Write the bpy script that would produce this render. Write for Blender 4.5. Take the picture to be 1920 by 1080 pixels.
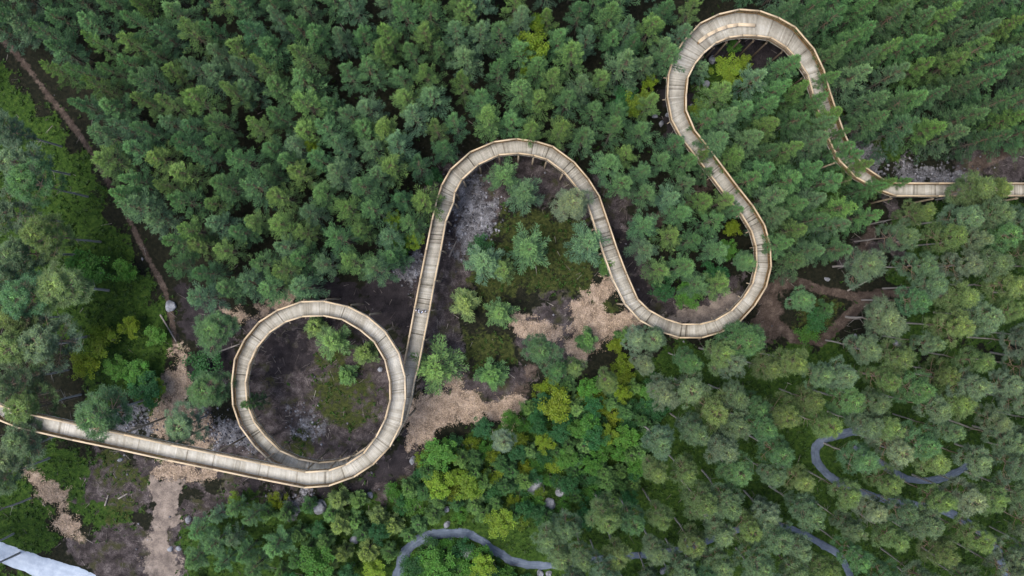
import bpy, math, random
import numpy as np
from mathutils import Vector, Matrix

R = math.radians
random.seed(7)
rng = np.random.default_rng(7)
scene = bpy.context.scene
for o in list(bpy.data.objects):
    bpy.data.objects.remove(o)

# ------------------------------------------------------------------ camera, sky, sun, exposure
H = 100.0                       # drone height above the forest floor, looking straight down
FPX = 1423.0                    # focal length in pixels of the 1920 wide photograph
cam_data = bpy.data.cameras.new('camera')
cam_data.sensor_width = 36.0
cam_data.lens = FPX * 36.0 / 1920.0
cam_data.clip_end = 4000
cam = bpy.data.objects.new('camera', cam_data)
scene.collection.objects.link(cam)
cam.location = (0, 0, H)
cam.rotation_euler = (0, 0, 0)
scene.camera = cam

SUN_EL, SUN_AZ = R(68), R(250)
world = bpy.data.worlds.new('World')
scene.world = world
world.use_nodes = True
wn = world.node_tree
wn.nodes.clear()
sky = wn.nodes.new('ShaderNodeTexSky')
sky.sky_type = 'NISHITA'
sky.sun_disc = False
sky.sun_elevation = SUN_EL
sky.sun_rotation = SUN_AZ
sky.air_density = 1.0
sky.dust_density = 3.0
bg = wn.nodes.new('ShaderNodeBackground')
bg.inputs['Strength'].default_value = 0.12
wo = wn.nodes.new('ShaderNodeOutputWorld')
wn.links.new(sky.outputs[0], bg.inputs[0])
wn.links.new(bg.outputs[0], wo.inputs[0])

sun_data = bpy.data.lights.new('sun', 'SUN')
sun_data.energy = 1.5
sun_data.angle = R(32)
sun_data.color = (1.0, 0.97, 0.92)
sun = bpy.data.objects.new('sun', sun_data)
scene.collection.objects.link(sun)
sd = Vector((math.sin(SUN_AZ) * math.cos(SUN_EL), math.cos(SUN_AZ) * math.cos(SUN_EL), math.sin(SUN_EL)))
sun.rotation_euler = sd.to_track_quat('Z', 'Y').to_euler()

scene.view_settings.view_transform = 'Standard'
scene.view_settings.look = 'None'
scene.view_settings.exposure = 1.42
scene.view_settings.gamma = 1.0
scene.view_settings.use_curve_mapping = False
scene.render.engine = 'CYCLES'
scene.cycles.use_denoising = True
scene.cycles.max_bounces = 6
scene.cycles.diffuse_bounces = 3
scene.cycles.transparent_max_bounces = 4

# ------------------------------------------------------------------ helpers
COL = scene.collection


def P(u, v, z=0.0):
    """photo pixel (1920x1080) -> point on the horizontal plane at height z"""
    s = (H - z) / FPX
    return np.array([(u - 960.0) * s, -(v - 540.0) * s, z])


def pix(x, y, z=0.0):
    s = FPX / (H - z)
    return 960 + x * s, 540 - y * s


def gh(x, y):
    """gentle relief of the forest floor"""
    return (0.16 * np.sin(x * 0.21 + 1.3) * np.cos(y * 0.17) + 0.10 * np.sin(x * 0.53 + y * 0.41)
            + 0.06 * np.sin(y * 0.83 - x * 0.37 + 2.0))


def link(o, parent=None):
    COL.objects.link(o)
    if parent is not None:
        o.parent = parent
    return o


def mesh_np(name, V, F, mats=(), attr=None, smooth=False):
    V = np.asarray(V, dtype=np.float32).reshape(-1, 3)
    F = np.asarray(F, dtype=np.int32)
    k = F.shape[1]
    me = bpy.data.meshes.new(name)
    me.vertices.add(len(V))
    me.vertices.foreach_set('co', V.ravel())
    me.loops.add(F.size)
    me.loops.foreach_set('vertex_index', F.ravel())
    me.polygons.add(len(F))
    me.polygons.foreach_set('loop_start', np.arange(0, F.size, k, dtype=np.int32))
    me.polygons.foreach_set('loop_total', np.full(len(F), k, dtype=np.int32))
    me.update(calc_edges=True)
    me.validate()
    if attr:
        for an, vals in attr.items():
            vals = np.asarray(vals, dtype=np.float32)
            if vals.ndim == 1:
                a = me.attributes.new(an, 'FLOAT', 'POINT')
                a.data.foreach_set('value', vals)
            else:
                a = me.attributes.new(an, 'FLOAT_COLOR', 'POINT')
                c = np.ones((len(vals), 4), dtype=np.float32)
                c[:, :3] = vals
                a.data.foreach_set('color', c.ravel())
    for m in mats:
        me.materials.append(m)
    if smooth:
        me.polygons.foreach_set('use_smooth', np.ones(len(F), dtype=bool))
    return me


def obj(name, me, parent=None, kind=None, label=None, cat=None, group=None):
    o = bpy.data.objects.new(name, me)
    link(o, parent)
    tag(o, label, cat, group, kind)
    return o


def tag(o, label=None, cat=None, group=None, kind=None):
    if label: o['label'] = label
    if cat: o['category'] = cat
    if group: o['group'] = group
    if kind: o['kind'] = kind
    return o


BOXF = [(0, 3, 2, 1), (4, 5, 6, 7), (0, 1, 5, 4), (1, 2, 6, 5), (2, 3, 7, 6), (3, 0, 4, 7)]


class MB:
    def __init__(self):
        self.v, self.f, self.s, self.n = [], [], [], 0

    def hexa(self, bot, top, shade=0.5):
        self.v += [tuple(p) for p in bot] + [tuple(p) for p in top]
        self.f += [tuple(self.n + i for i in q) for q in BOXF]
        self.s += [shade] * 8
        self.n += 8

    def beam(self, a, b, w, h, shade=0.5, up=(0, 0, 1)):
        a, b, up = np.array(a, float), np.array(b, float), np.array(up, float)
        d = b - a
        d /= np.linalg.norm(d)
        if abs(d @ up) > 0.95:
            up = np.array([1.0, 0, 0])
        s = np.cross(d, up); s /= np.linalg.norm(s)
        t = np.cross(s, d)
        bot = [a - s * w / 2 - t * h / 2, a + s * w / 2 - t * h / 2, a + s * w / 2 + t * h / 2, a - s * w / 2 + t * h / 2]
        top = [p + (b - a) for p in bot]
        self.hexa(bot, top, shade)

    def tube(self, a, b, r0, r1, n=6, shade=0.5, cap=True):
        a, b = np.array(a, float), np.array(b, float)
        d = b - a
        d /= np.linalg.norm(d)
        ref = np.array([0, 0, 1.0]) if abs(d[2]) < 0.9 else np.array([1.0, 0, 0])
        s = np.cross(d, ref); s /= np.linalg.norm(s)
        t = np.cross(d, s)
        base = self.n
        for c, r in ((a, r0), (b, r1)):
            for i in range(n):
                an = 2 * math.pi * i / n
                self.v.append(tuple(c + r * (math.cos(an) * s + math.sin(an) * t)))
        self.s += [shade] * (2 * n)
        self.n += 2 * n
        for i in range(n):
            j = (i + 1) % n
            self.f.append((base + i, base + j, base + n + j, base + n + i))
        if cap and n == 6:
            self.f.append((base + 6, base + 7, base + 8, base + 9))
            self.f.append((base + 6, base + 9, base + 10, base + 11))

    def mesh(self, name, mat, attr='shade', smooth=False):
        return mesh_np(name, self.v, self.f, [mat], {attr: self.s}, smooth)


# ------------------------------------------------------------------ materials
def new_mat(name):
    m = bpy.data.materials.new(name)
    m.use_nodes = True
    nt = m.node_tree
    b = nt.nodes['Principled BSDF']
    b.inputs['Roughness'].default_value = 0.85
    b.inputs['Specular IOR Level'].default_value = 0.25
    return m, nt, b


def N(nt, t, **kw):
    n = nt.nodes.new(t)
    for k, v in kw.items():
        if hasattr(n, k):
            setattr(n, k, v)
        else:
            n.inputs[k].default_value = v
    return n


def noise(nt, scale, detail=4, rough=0.6, coord=None):
    n = N(nt, 'ShaderNodeTexNoise')
    n.inputs['Scale'].default_value = scale
    n.inputs['Detail'].default_value = detail
    n.inputs['Roughness'].default_value = rough
    if coord is not None:
        nt.links.new(coord, n.inputs['Vector'])
    return n


def ramp(nt, src, stops):
    r = N(nt, 'ShaderNodeValToRGB')
    e = r.color_ramp.elements
    e[0].position, e[0].color = stops[0][0], (*stops[0][1], 1)
    e[1].position, e[1].color = stops[-1][0], (*stops[-1][1], 1)
    for p, c in stops[1:-1]:
        q = e.new(p)
        q.color = (*c, 1)
    nt.links.new(src, r.inputs[0])
    return r


def mixc(nt, fac, a, b, mode='MIX'):
    m = N(nt, 'ShaderNodeMix', data_type='RGBA', blend_type=mode)
    for i, s in ((0, fac), (6, a), (7, b)):
        if isinstance(s, (int, float)):
            m.inputs[i].default_value = s
        elif isinstance(s, tuple):
            m.inputs[i].default_value = (*s, 1)
        else:
            nt.links.new(s, m.inputs[i])
    return m.outputs[2]


def math_n(nt, op, a, b=None, c=None, clamp=False):
    m = N(nt, 'ShaderNodeMath', operation=op, use_clamp=clamp)
    for i, s in enumerate((a, b, c)):
        if s is None:
            continue
        if isinstance(s, (int, float)):
            m.inputs[i].default_value = s
        else:
            nt.links.new(s, m.inputs[i])
    return m.outputs[0]


def attr_n(nt, name):
    a = N(nt, 'ShaderNodeAttribute', attribute_name=name)
    return a


def wood_mat(name, stops, grain=(30, 3)):
    m, nt, b = new_mat(name)
    at = attr_n(nt, 'shade')
    geo = N(nt, 'ShaderNodeNewGeometry')
    n1 = noise(nt, 2.2, 5, 0.65, geo.outputs['Position'])
    n2 = noise(nt, 14, 3, 0.6, geo.outputs['Position'])
    f = math_n(nt, 'ADD', at.outputs['Fac'], math_n(nt, 'MULTIPLY', math_n(nt, 'SUBTRACT', n1.outputs[0], 0.5), 0.55))
    f = math_n(nt, 'ADD', f, math_n(nt, 'MULTIPLY', math_n(nt, 'SUBTRACT', n2.outputs[0], 0.5), 0.35))
    r = ramp(nt, f, stops)
    nt.links.new(r.outputs[0], b.inputs['Base Color'])
    bp = N(nt, 'ShaderNodeBump')
    bp.inputs['Strength'].default_value = 0.3
    bp.inputs['Distance'].default_value = 0.01
    nt.links.new(n2.outputs[0], bp.inputs['Height'])
    nt.links.new(bp.outputs[0], b.inputs['Normal'])
    return m


M_deck = wood_mat('weathered deck boards', [(0.0, (0.075, 0.064, 0.048)), (0.3, (0.225, 0.205, 0.165)), (0.6, (0.345, 0.325, 0.275)), (1.0, (0.50, 0.48, 0.43))])
M_rail = wood_mat('fresh pine rail', [(0.0, (0.20, 0.135, 0.075)), (0.45, (0.35, 0.265, 0.165)), (1.0, (0.51, 0.41, 0.285))])
M_slat = wood_mat('pine balusters', [(0.0, (0.09, 0.055, 0.025)), (0.5, (0.215, 0.135, 0.062)), (1.0, (0.34, 0.235, 0.125))])
M_beam = wood_mat('timber beams', [(0.0, (0.04, 0.03, 0.02)), (0.3, (0.12, 0.095, 0.065)), (0.6, (0.23, 0.185, 0.13)), (1.0, (0.33, 0.27, 0.19))])


def bark_mat(name, low, high, zsplit):
    m, nt, b = new_mat(name)
    tc = N(nt, 'ShaderNodeTexCoord')
    sx = N(nt, 'ShaderNodeSeparateXYZ')
    nt.links.new(tc.outputs['Object'], sx.inputs[0])
    n1 = noise(nt, 5, 4, 0.6, tc.outputs['Object'])
    f = math_n(nt, 'MULTIPLY_ADD', n1.outputs[0], 2.5, math_n(nt, 'SUBTRACT', sx.outputs[2], zsplit + 1.25))
    mr = N(nt, 'ShaderNodeMapRange')
    mr.inputs[1].default_value, mr.inputs[2].default_value = -1.5, 1.5
    nt.links.new(f, mr.inputs[0])
    c = mixc(nt, mr.outputs[0], low, high)
    c = mixc(nt, math_n(nt, 'MULTIPLY', noise(nt, 30, 3, 0.6, tc.outputs['Object']).outputs[0], 0.35), c, (0.02, 0.017, 0.013))
    nt.links.new(c, b.inputs['Base Color'])
    return m


M_bark_pine = bark_mat('pine bark', (0.34, 0.315, 0.295), (0.22, 0.155, 0.11), 6.0)
M_bark_young = bark_mat('young pine bark', (0.10, 0.085, 0.07), (0.16, 0.115, 0.07), 6.0)
M_bark_birch = bark_mat('pale bark', (0.20, 0.19, 0.17), (0.13, 0.10, 0.07), 3.0)


def leaf_mat(name, fresh_lit_tint, trans=0.25, jitter=0.5):
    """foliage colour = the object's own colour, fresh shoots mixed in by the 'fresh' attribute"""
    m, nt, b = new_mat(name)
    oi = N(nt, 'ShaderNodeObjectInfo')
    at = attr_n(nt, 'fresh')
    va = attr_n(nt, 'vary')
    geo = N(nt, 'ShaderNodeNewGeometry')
    c = mixc(nt, at.outputs['Fac'], oi.outputs['Color'], mixc(nt, 1.0, oi.outputs['Color'], fresh_lit_tint, 'MULTIPLY'))
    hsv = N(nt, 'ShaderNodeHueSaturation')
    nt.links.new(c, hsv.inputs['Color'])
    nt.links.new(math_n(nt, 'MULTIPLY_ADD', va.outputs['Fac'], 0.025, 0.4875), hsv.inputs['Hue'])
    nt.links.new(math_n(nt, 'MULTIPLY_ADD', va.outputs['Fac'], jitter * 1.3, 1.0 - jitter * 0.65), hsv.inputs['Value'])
    nt.links.new(hsv.outputs[0], b.inputs['Base Color'])
    b.inputs['Roughness'].default_value = 0.6
    b.inputs['Specular IOR Level'].default_value = 0.3
    tr = N(nt, 'ShaderNodeBsdfTranslucent')
    nt.links.new(hsv.outputs[0], tr.inputs[0])
    mx = N(nt, 'ShaderNodeMixShader')
    mx.inputs[0].default_value = trans
    nt.links.new(b.outputs[0], mx.inputs[1])
    nt.links.new(tr.outputs[0], mx.inputs[2])
    nt.links.new(mx.outputs[0], nt.nodes['Material Output'].inputs[0])
    return m


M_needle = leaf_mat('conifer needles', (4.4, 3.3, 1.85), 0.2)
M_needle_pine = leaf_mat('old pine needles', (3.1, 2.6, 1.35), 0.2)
M_leaf = leaf_mat('broad leaves', (1.7, 1.45, 1.0), 0.35)


def stone_mat(name, stops, scale=1.6):
    m, nt, b = new_mat(name)
    geo = N(nt, 'ShaderNodeNewGeometry')
    at = attr_n(nt, 'shade')
    n1 = noise(nt, scale, 6, 0.7, geo.outputs['Position'])
    f = math_n(nt, 'ADD', n1.outputs[0], math_n(nt, 'MULTIPLY', math_n(nt, 'SUBTRACT', at.outputs['Fac'], 0.5), 0.6))
    r = ramp(nt, f, stops)
    nt.links.new(r.outputs[0], b.inputs['Base Color'])
    n2 = noise(nt, 9, 6, 0.7, geo.outputs['Position'])
    bp = N(nt, 'ShaderNodeBump')
    bp.inputs['Strength'].default_value = 0.6
    bp.inputs['Distance'].default_value = 0.06
    nt.links.new(n2.outputs[0], bp.inputs['Height'])
    nt.links.new(bp.outputs[0], b.inputs['Normal'])
    return m


M_stone = stone_mat('grey boulder', [(0.3, (0.045, 0.047, 0.052)), (0.5, (0.125, 0.13, 0.145)), (0.75, (0.25, 0.26, 0.285))])
M_rubble = stone_mat('loose rubble', [(0.2, (0.03, 0.029, 0.032)), (0.5, (0.095, 0.094, 0.104)), (0.85, (0.25, 0.252, 0.275))], 0.8)
M_gravel = stone_mat('crushed grey gravel', [(0.2, (0.042, 0.056, 0.076)), (0.5, (0.072, 0.092, 0.125)), (0.8, (0.13, 0.155, 0.195))], 1.1)
M_gravel_pale = stone_mat('pale fresh gravel', [(0.2, (0.19, 0.225, 0.28)), (0.5, (0.27, 0.315, 0.385)), (0.8, (0.36, 0.405, 0.47))], 1.1)
M_chip = wood_mat('wood chips', [(0.0, (0.12, 0.088, 0.066)), (0.5, (0.37, 0.275, 0.19)), (1.0, (0.56, 0.445, 0.325))])
M_stick = wood_mat('dead sticks', [(0.0, (0.05, 0.04, 0.035)), (0.5, (0.14, 0.12, 0.11)), (1.0, (0.30, 0.27, 0.24))])

# ground material: which soil lies where comes from the masks, edges are broken up by noise
def ground_material():
    m, nt, b = new_mat('forest floor')
    geo = N(nt, 'ShaderNodeNewGeometry')
    pos = geo.outputs['Position']
    nb = noise(nt, 0.35, 6, 0.65, pos)
    nf = noise(nt, 2.3, 6, 0.7, pos)
    nv = noise(nt, 9.0, 4, 0.7, pos)
    edge = math_n(nt, 'ADD', math_n(nt, 'MULTIPLY', math_n(nt, 'SUBTRACT', nb.outputs[0], 0.5), 1.1),
                  math_n(nt, 'MULTIPLY', math_n(nt, 'SUBTRACT', nf.outputs[0], 0.5), 1.3))

    def mask(name, lo=0.42, hi=0.58):
        a = attr_n(nt, name)
        s = math_n(nt, 'ADD', a.outputs['Fac'], math_n(nt, 'MULTIPLY', edge, math_n(nt, 'MINIMUM', 0.95, math_n(nt, 'MULTIPLY', a.outputs['Fac'], 4.0))))
        r = N(nt, 'ShaderNodeMapRange', interpolation_type='SMOOTHSTEP')
        r.inputs[1].default_value, r.inputs[2].default_value = lo, hi
        nt.links.new(s, r.inputs[0])
        return r.outputs[0]

    duff = ramp(nt, nf.outputs[0], [(0.3, (0.004, 0.005, 0.003)), (0.5, (0.009, 0.010, 0.006)), (0.72, (0.022, 0.020, 0.012))])
    c = duff.outputs[0]
    moss = ramp(nt, nf.outputs[0], [(0.28, (0.008, 0.016, 0.004)), (0.5, (0.023, 0.050, 0.008)), (0.72, (0.055, 0.086, 0.016))])
    c = mixc(nt, mask('moss'), c, moss.outputs[0])
    nm = noise(nt, 0.8, 5, 0.65, pos)
    mv = math_n(nt, 'ADD', math_n(nt, 'MULTIPLY', nv.outputs[0], 0.45), math_n(nt, 'MULTIPLY', nm.outputs[0], 0.55))
    mud = ramp(nt, mv, [(0.34, (0.009, 0.008, 0.008)), (0.46, (0.028, 0.023, 0.023)), (0.54, (0.058, 0.048, 0.048)), (0.66, (0.15, 0.13, 0.127))])
    olive = ramp(nt, noise(nt, 0.45, 4, 0.6, pos).outputs[0], [(0.52, (0, 0, 0)), (0.66, (0.75, 0.75, 0.75))])
    mudc = mixc(nt, olive.outputs[0], mud.outputs[0], (0.034, 0.036, 0.013))
    c = mixc(nt, mask('mud'), c, mudc)
    dark = ramp(nt, mv, [(0.38, (0.010, 0.009, 0.010)), (0.55, (0.026, 0.022, 0.024)), (0.8, (0.055, 0.047, 0.048))])
    c = mixc(nt, mask('peat'), c, dark.outputs[0])
    turf = ramp(nt, nf.outputs[0], [(0.28, (0.008, 0.010, 0.004)), (0.5, (0.026, 0.034, 0.009)), (0.72, (0.060, 0.066, 0.020))])
    c = mixc(nt, mask('turf', 0.5, 0.85), c, turf.outputs[0])
    red = ramp(nt, mv, [(0.36, (0.022, 0.016, 0.013)), (0.5, (0.058, 0.043, 0.035)), (0.64, (0.125, 0.097, 0.08))])
    c = mixc(nt, mask('track', 0.42, 0.78), c, red.outputs[0])
    grey = ramp(nt, mv, [(0.38, (0.03, 0.029, 0.031)), (0.5, (0.10, 0.098, 0.105)), (0.64, (0.26, 0.26, 0.28))])
    c = mixc(nt, mask('grit', 0.5, 0.8), c, grey.outputs[0])
    sand = ramp(nt, mv, [(0.36, (0.07, 0.058, 0.052)), (0.5, (0.165, 0.135, 0.115)), (0.62, (0.26, 0.215, 0.18))])
    c = mixc(nt, mask('sand'), c, sand.outputs[0])
    chip = ramp(nt, mv, [(0.36, (0.06, 0.042, 0.033)), (0.45, (0.18, 0.137, 0.105)), (0.54, (0.31, 0.24, 0.185)), (0.66, (0.47, 0.38, 0.30))])
    c = mixc(nt, mask('chip', 0.40, 0.70), c, chip.outputs[0])
    nt.links.new(c, b.inputs['Base Color'])
    b.inputs['Roughness'].default_value = 0.95
    b.inputs['Specular IOR Level'].default_value = 0.1
    bp = N(nt, 'ShaderNodeBump')
    bp.inputs['Strength'].default_value = 0.9
    bp.inputs['Distance'].default_value = 0.12
    nt.links.new(math_n(nt, 'ADD', nv.outputs[0], nf.outputs[0]), bp.inputs['Height'])
    nt.links.new(bp.outputs[0], b.inputs['Normal'])
    return m


M_ground = ground_material()

# ------------------------------------------------------------------ what lies where on the ground (photo pixels, all on the ground plane)
def sdist_poly(px, py, poly):
    """signed distance (px) to a polygon, negative inside"""
    poly = np.array(poly, float)
    d = np.full(px.shape, 1e9)
    inside = np.zeros(px.shape, bool)
    n = len(poly)
    for i in range(n):
        ax, ay = poly[i]
        bx, by = poly[(i + 1) % n]
        ex, ey = bx - ax, by - ay
        t = np.clip(((px - ax) * ex + (py - ay) * ey) / (ex * ex + ey * ey + 1e-9), 0, 1)
        d = np.minimum(d, np.hypot(px - ax - t * ex, py - ay - t * ey))
        cond = ((ay > py) != (by > py)) & (px < ex * (py - ay) / (ey if abs(ey) > 1e-9 else 1e-9) + ax)
        inside ^= cond
    return np.where(inside, -d, d)


def dist_line(px, py, line):
    d = np.full(np.shape(px), 1e9)
    for (ax, ay), (bx, by) in zip(line[:-1], line[1:]):
        ex, ey = bx - ax, by - ay
        t = np.clip(((px - ax) * ex + (py - ay) * ey) / (ex * ex + ey * ey + 1e-9), 0, 1)
        d = np.minimum(d, np.hypot(px - ax - t * ex, py - ay - t * ey))
    return d


FOOTPATH = [(-60, 20), (0, 70), (40, 112), (95, 185), (150, 255), (200, 335), (245, 415), (275, 480), (308, 540), (322, 600), (328, 660)]
SOIL = {
    'moss': [
        [(-200, 30), (20, 130), (70, 195), (150, 300), (210, 400), (265, 510), (310, 590), (318, 660), (312, 740), (280, 790), (180, 740), (120, 640), (60, 560), (-200, 520)],
        [(-200, 830), (60, 840), (290, 875), (280, 930), (255, 985), (160, 990), (150, 960), (90, 905), (40, 880), (110, 1000), (60, 1040), (-200, 960)],
        [(20, 900), (70, 930), (100, 990), (60, 1030), (-200, 1000), (-200, 880)],
        [(-200, 1060), (60, 1085), (90, 1200), (-200, 1200)],
        [(340, 960), (450, 915), (560, 935), (700, 910), (790, 870), (1000, 770), (1250, 660), (1400, 640), (1900, 660), (2100, 700), (2100, 1300), (330, 1300)],
        [(1680, 400), (2100, 390), (2100, 640), (1700, 640)],
        [(1560, 240), (1700, 330), (1720, 290), (1600, 200)],
        [(1290, 120), (1500, 140), (1600, 300), (1560, 440), (1450, 430), (1300, 240)],
    ],
    'mud': [
        [(460, 590), (600, 570), (730, 640), (745, 760), (700, 850), (600, 880), (480, 820), (440, 700)],
        [(800, 330), (900, 280), (1040, 290), (1110, 370), (1130, 440), (1060, 380), (960, 370), (920, 430), (890, 520), (860, 600), (890, 700), (1000, 700), (980, 760), (800, 760), (770, 640)],
        [(1110, 560), (1000, 560), (950, 640), (1060, 700), (1130, 650)],
        [(1115, 330), (1180, 380), (1210, 480), (1240, 560), (1330, 560), (1400, 500), (1400, 600), (1290, 625), (1180, 600), (1140, 450)],
        [(110, 1000), (280, 985), (345, 950), (430, 920), (560, 930), (440, 950), (350, 1010), (340, 1200), (260, 1200)],
        [(360, 760), (450, 780), (560, 870), (560, 925), (430, 915), (300, 890), (330, 850)],
        [(180, 840), (330, 870), (260, 960), (160, 940)],
        [(1800, 260), (2100, 240), (2100, 345), (1800, 340)],
        [(1550, 480), (1680, 420), (1660, 380), (1700, 380), (1690, 470), (1600, 520)],
        [(690, 900), (790, 850), (780, 900), (720, 940)],
    ],
    'peat': [
        [(480, 560), (600, 535), (700, 515), (790, 500), (770, 640), (740, 640), (690, 580), (600, 552)],
        [(330, 600), (440, 620), (440, 760), (350, 700), (390, 650)],
        [(480, 905), (600, 905), (700, 880), (760, 810), (790, 780), (775, 860), (690, 920), (560, 930)],
        [(830, 300), (880, 290), (850, 370), (835, 430), (820, 520), (780, 640), (770, 600)],
        [(1150, 440), (1180, 430), (1215, 540), (1230, 580), (1190, 560)],
        [(490, 640), (560, 610), (580, 680), (520, 720)],
        [(1240, 180), (1300, 170), (1310, 250), (1260, 260)],
        [(1360, 70), (1460, 75), (1500, 120), (1420, 130), (1340, 110)],
        [(330, 540), (420, 570), (440, 640), (340, 640)],
    ],
    'track': [
        [(1405, 600), (1435, 540), (1475, 508), (1492, 535), (1462, 560), (1458, 600), (1475, 640), (1435, 650)],
        [(1200, 420), (1260, 385), (1340, 325), (1350, 345), (1290, 400), (1215, 440)],
        [(1600, 475), (1630, 425), (1645, 430), (1620, 490)],
        [(945, 760), (990, 690), (1010, 690), (985, 740)],
    ],
    'turf': [
        [(575, 715), (640, 685), (705, 715), (712, 775), (650, 800), (590, 790)],
        [(930, 400), (1010, 380), (1090, 420), (1120, 480), (1110, 540), (1080, 560), (960, 560), (900, 590), (860, 560), (900, 480)],
        [(870, 600), (960, 620), (980, 660), (930, 690), (860, 680)],
        [(1475, 560), (1530, 545), (1580, 570), (1560, 620), (1520, 640), (1480, 620)],
        [(1095, 548), (1135, 538), (1152, 560), (1130, 588), (1098, 582)],
        [(200, 840), (270, 860), (275, 900), (230, 930), (180, 900)], [(170, 930), (250, 930), (240, 975), (180, 980)],
        [(600, 640), (660, 650), (640, 690), (590, 680)], [(560, 800), (600, 810), (590, 850), (550, 840)],
    ],
    'grit': [
        [(1590, 240), (1620, 250), (1650, 290), (1700, 305), (1770, 295), (1815, 315), (1800, 345), (1690, 345), (1640, 330), (1600, 290)],
        [(850, 340), (900, 330), (945, 380), (920, 440), (870, 480), (845, 440)],
        [(390, 770), (450, 770), (480, 840), (420, 850), (380, 820)],
        [(560, 770), (590, 760), (585, 810), (550, 810)],
        [(160, 770), (260, 760), (300, 800), (250, 830), (170, 810)],
        [(740, 500), (790, 470), (790, 520), (760, 540)],
        [(520, 920), (570, 910), (590, 950), (550, 970)],
    ],
    'sand': [
        [(285, 900), (340, 890), (340, 960), (325, 1010), (340, 1200), (250, 1200), (275, 990), (283, 940)],
        [(1240, 590), (1300, 575), (1370, 555), (1390, 570), (1330, 610), (1270, 612)],
    ],
    'chip': [
        [(326, 662), (356, 668), (352, 720), (362, 765), (345, 795), (300, 812), (286, 785), (313, 745), (316, 700)],
        [(345, 800), (390, 785), (410, 825), (395, 850), (350, 850)],
        [(290, 868), (335, 862), (400, 884), (398, 902), (350, 900), (300, 892)],
        [(44, 885), (66, 880), (90, 908), (130, 945), (153, 985), (154, 1004), (125, 1007), (103, 990), (100, 962), (82, 930), (60, 905)],
        [(432, 585), (500, 574), (560, 545), (565, 560), (505, 592), (440, 603)],
        [(772, 738), (850, 728), (896, 745), (906, 775), (870, 790), (835, 805), (800, 835), (765, 828), (765, 790)],
        [(902, 768), (945, 744), (972, 752), (967, 792), (935, 787)],
        [(962, 583), (985, 593), (1040, 612), (1057, 628), (1010, 640), (985, 632), (966, 610)],
        [(1098, 560), (1125, 528), (1150, 512), (1150, 535), (1118, 568), (1140, 580), (1165, 560), (1200, 600), (1172, 622), (1130, 642), (1092, 672), (1058, 672), (1056, 650), (1082, 625), (1074, 582)],
        [(840, 708), (868, 705), (866, 722), (842, 726)],
    ],
}
TRACKS = [
    (FOOTPATH, 6), ([(1440, 545), (1485, 525), (1545, 545), (1605, 556), (1700, 548), (1800, 552)], 9),
    ([(1445, 560), (1450, 605), (1490, 635), (1540, 640), (1580, 602), (1622, 566), (1645, 550)], 11),
    ([(1830, 310), (1880, 285), (1960, 250)], 14),
]
SOFT = {'turf': 24, 'moss': 26, 'mud': 24, 'peat': 26, 'track': 12, 'grit': 24, 'sand': 16, 'chip': 14}


def vnoise(u, v, cell, seed):
    r = np.random.default_rng(seed)
    tab = r.random((64, 64))
    x, y = np.asarray(u) / cell, np.asarray(v) / cell
    i, j = np.floor(x).astype(int), np.floor(y).astype(int)
    fx, fy = x - i, y - j
    fx, fy = fx * fx * (3 - 2 * fx), fy * fy * (3 - 2 * fy)
    g = lambda a, b: tab[a % 64, b % 64]
    return (g(i, j) * (1 - fx) + g(i + 1, j) * fx) * (1 - fy) + (g(i, j + 1) * (1 - fx) + g(i + 1, j + 1) * fx) * fy - 0.5


RAG = {'turf': 40, 'moss': 40, 'mud': 34, 'peat': 40, 'track': 16, 'grit': 40, 'sand': 20, 'chip': 26}


def soil(px, py):
    sx, sy = np.clip(px, -3000, 5000), np.clip(py, -3000, 4000)
    rag = {}
    for q, k in enumerate(SOIL):
        rag[k] = RAG[k] * (vnoise(sx, sy, 34, q * 7 + 1) + 0.8 * vnoise(sx, sy, 15, q * 7 + 2) + 0.7 * vnoise(sx, sy, 7.5, q * 7 + 3))
    out = {}
    for k, polys in SOIL.items():
        m = np.zeros(np.shape(px))
        for p in polys:
            m = np.maximum(m, np.clip(0.5 - (sdist_poly(px, py, p) + rag[k]) / (2 * SOFT[k]), 0, 0.82))
        out[k] = m
    for line, w in TRACKS:
        out['track'] = np.maximum(out['track'], np.clip(0.5 - (dist_line(px, py, line) - w) / 12, 0, 1))
    return out


def axis(half, step, far):
    core = np.arange(-half, half + step / 2, step)
    ext = half + np.cumsum(np.geomspace(step * 4, far / 3, 14))
    return np.concatenate([-ext[::-1], core, ext])


gx, gy = axis(74, 0.3, 900), axis(44, 0.3, 900)
GX, GY = np.meshgrid(gx, gy)
gpx, gpy = pix(GX, GY)
masks = soil(gpx, gpy)
GZ = gh(GX, GY) + rng.normal(0, 0.02, GX.shape) + 0.07 * rng.random(GX.shape) * (masks['mud'] + masks['grit'] + masks['peat'])
nx, ny = len(gx), len(gy)
idx = np.arange(nx * ny).reshape(ny, nx)
GF = np.stack([idx[:-1, :-1].ravel(), idx[:-1, 1:].ravel(), idx[1:, 1:].ravel(), idx[1:, :-1].ravel()], 1)
g_me = mesh_np('forest_floor', np.stack([GX.ravel(), GY.ravel(), GZ.ravel()], 1), GF, [M_ground], {k: v.ravel() for k, v in masks.items()}, True)
obj('ground', g_me, kind='structure', label='forest floor of moss, peat and churned soil under the boardwalk', cat='ground')

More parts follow.
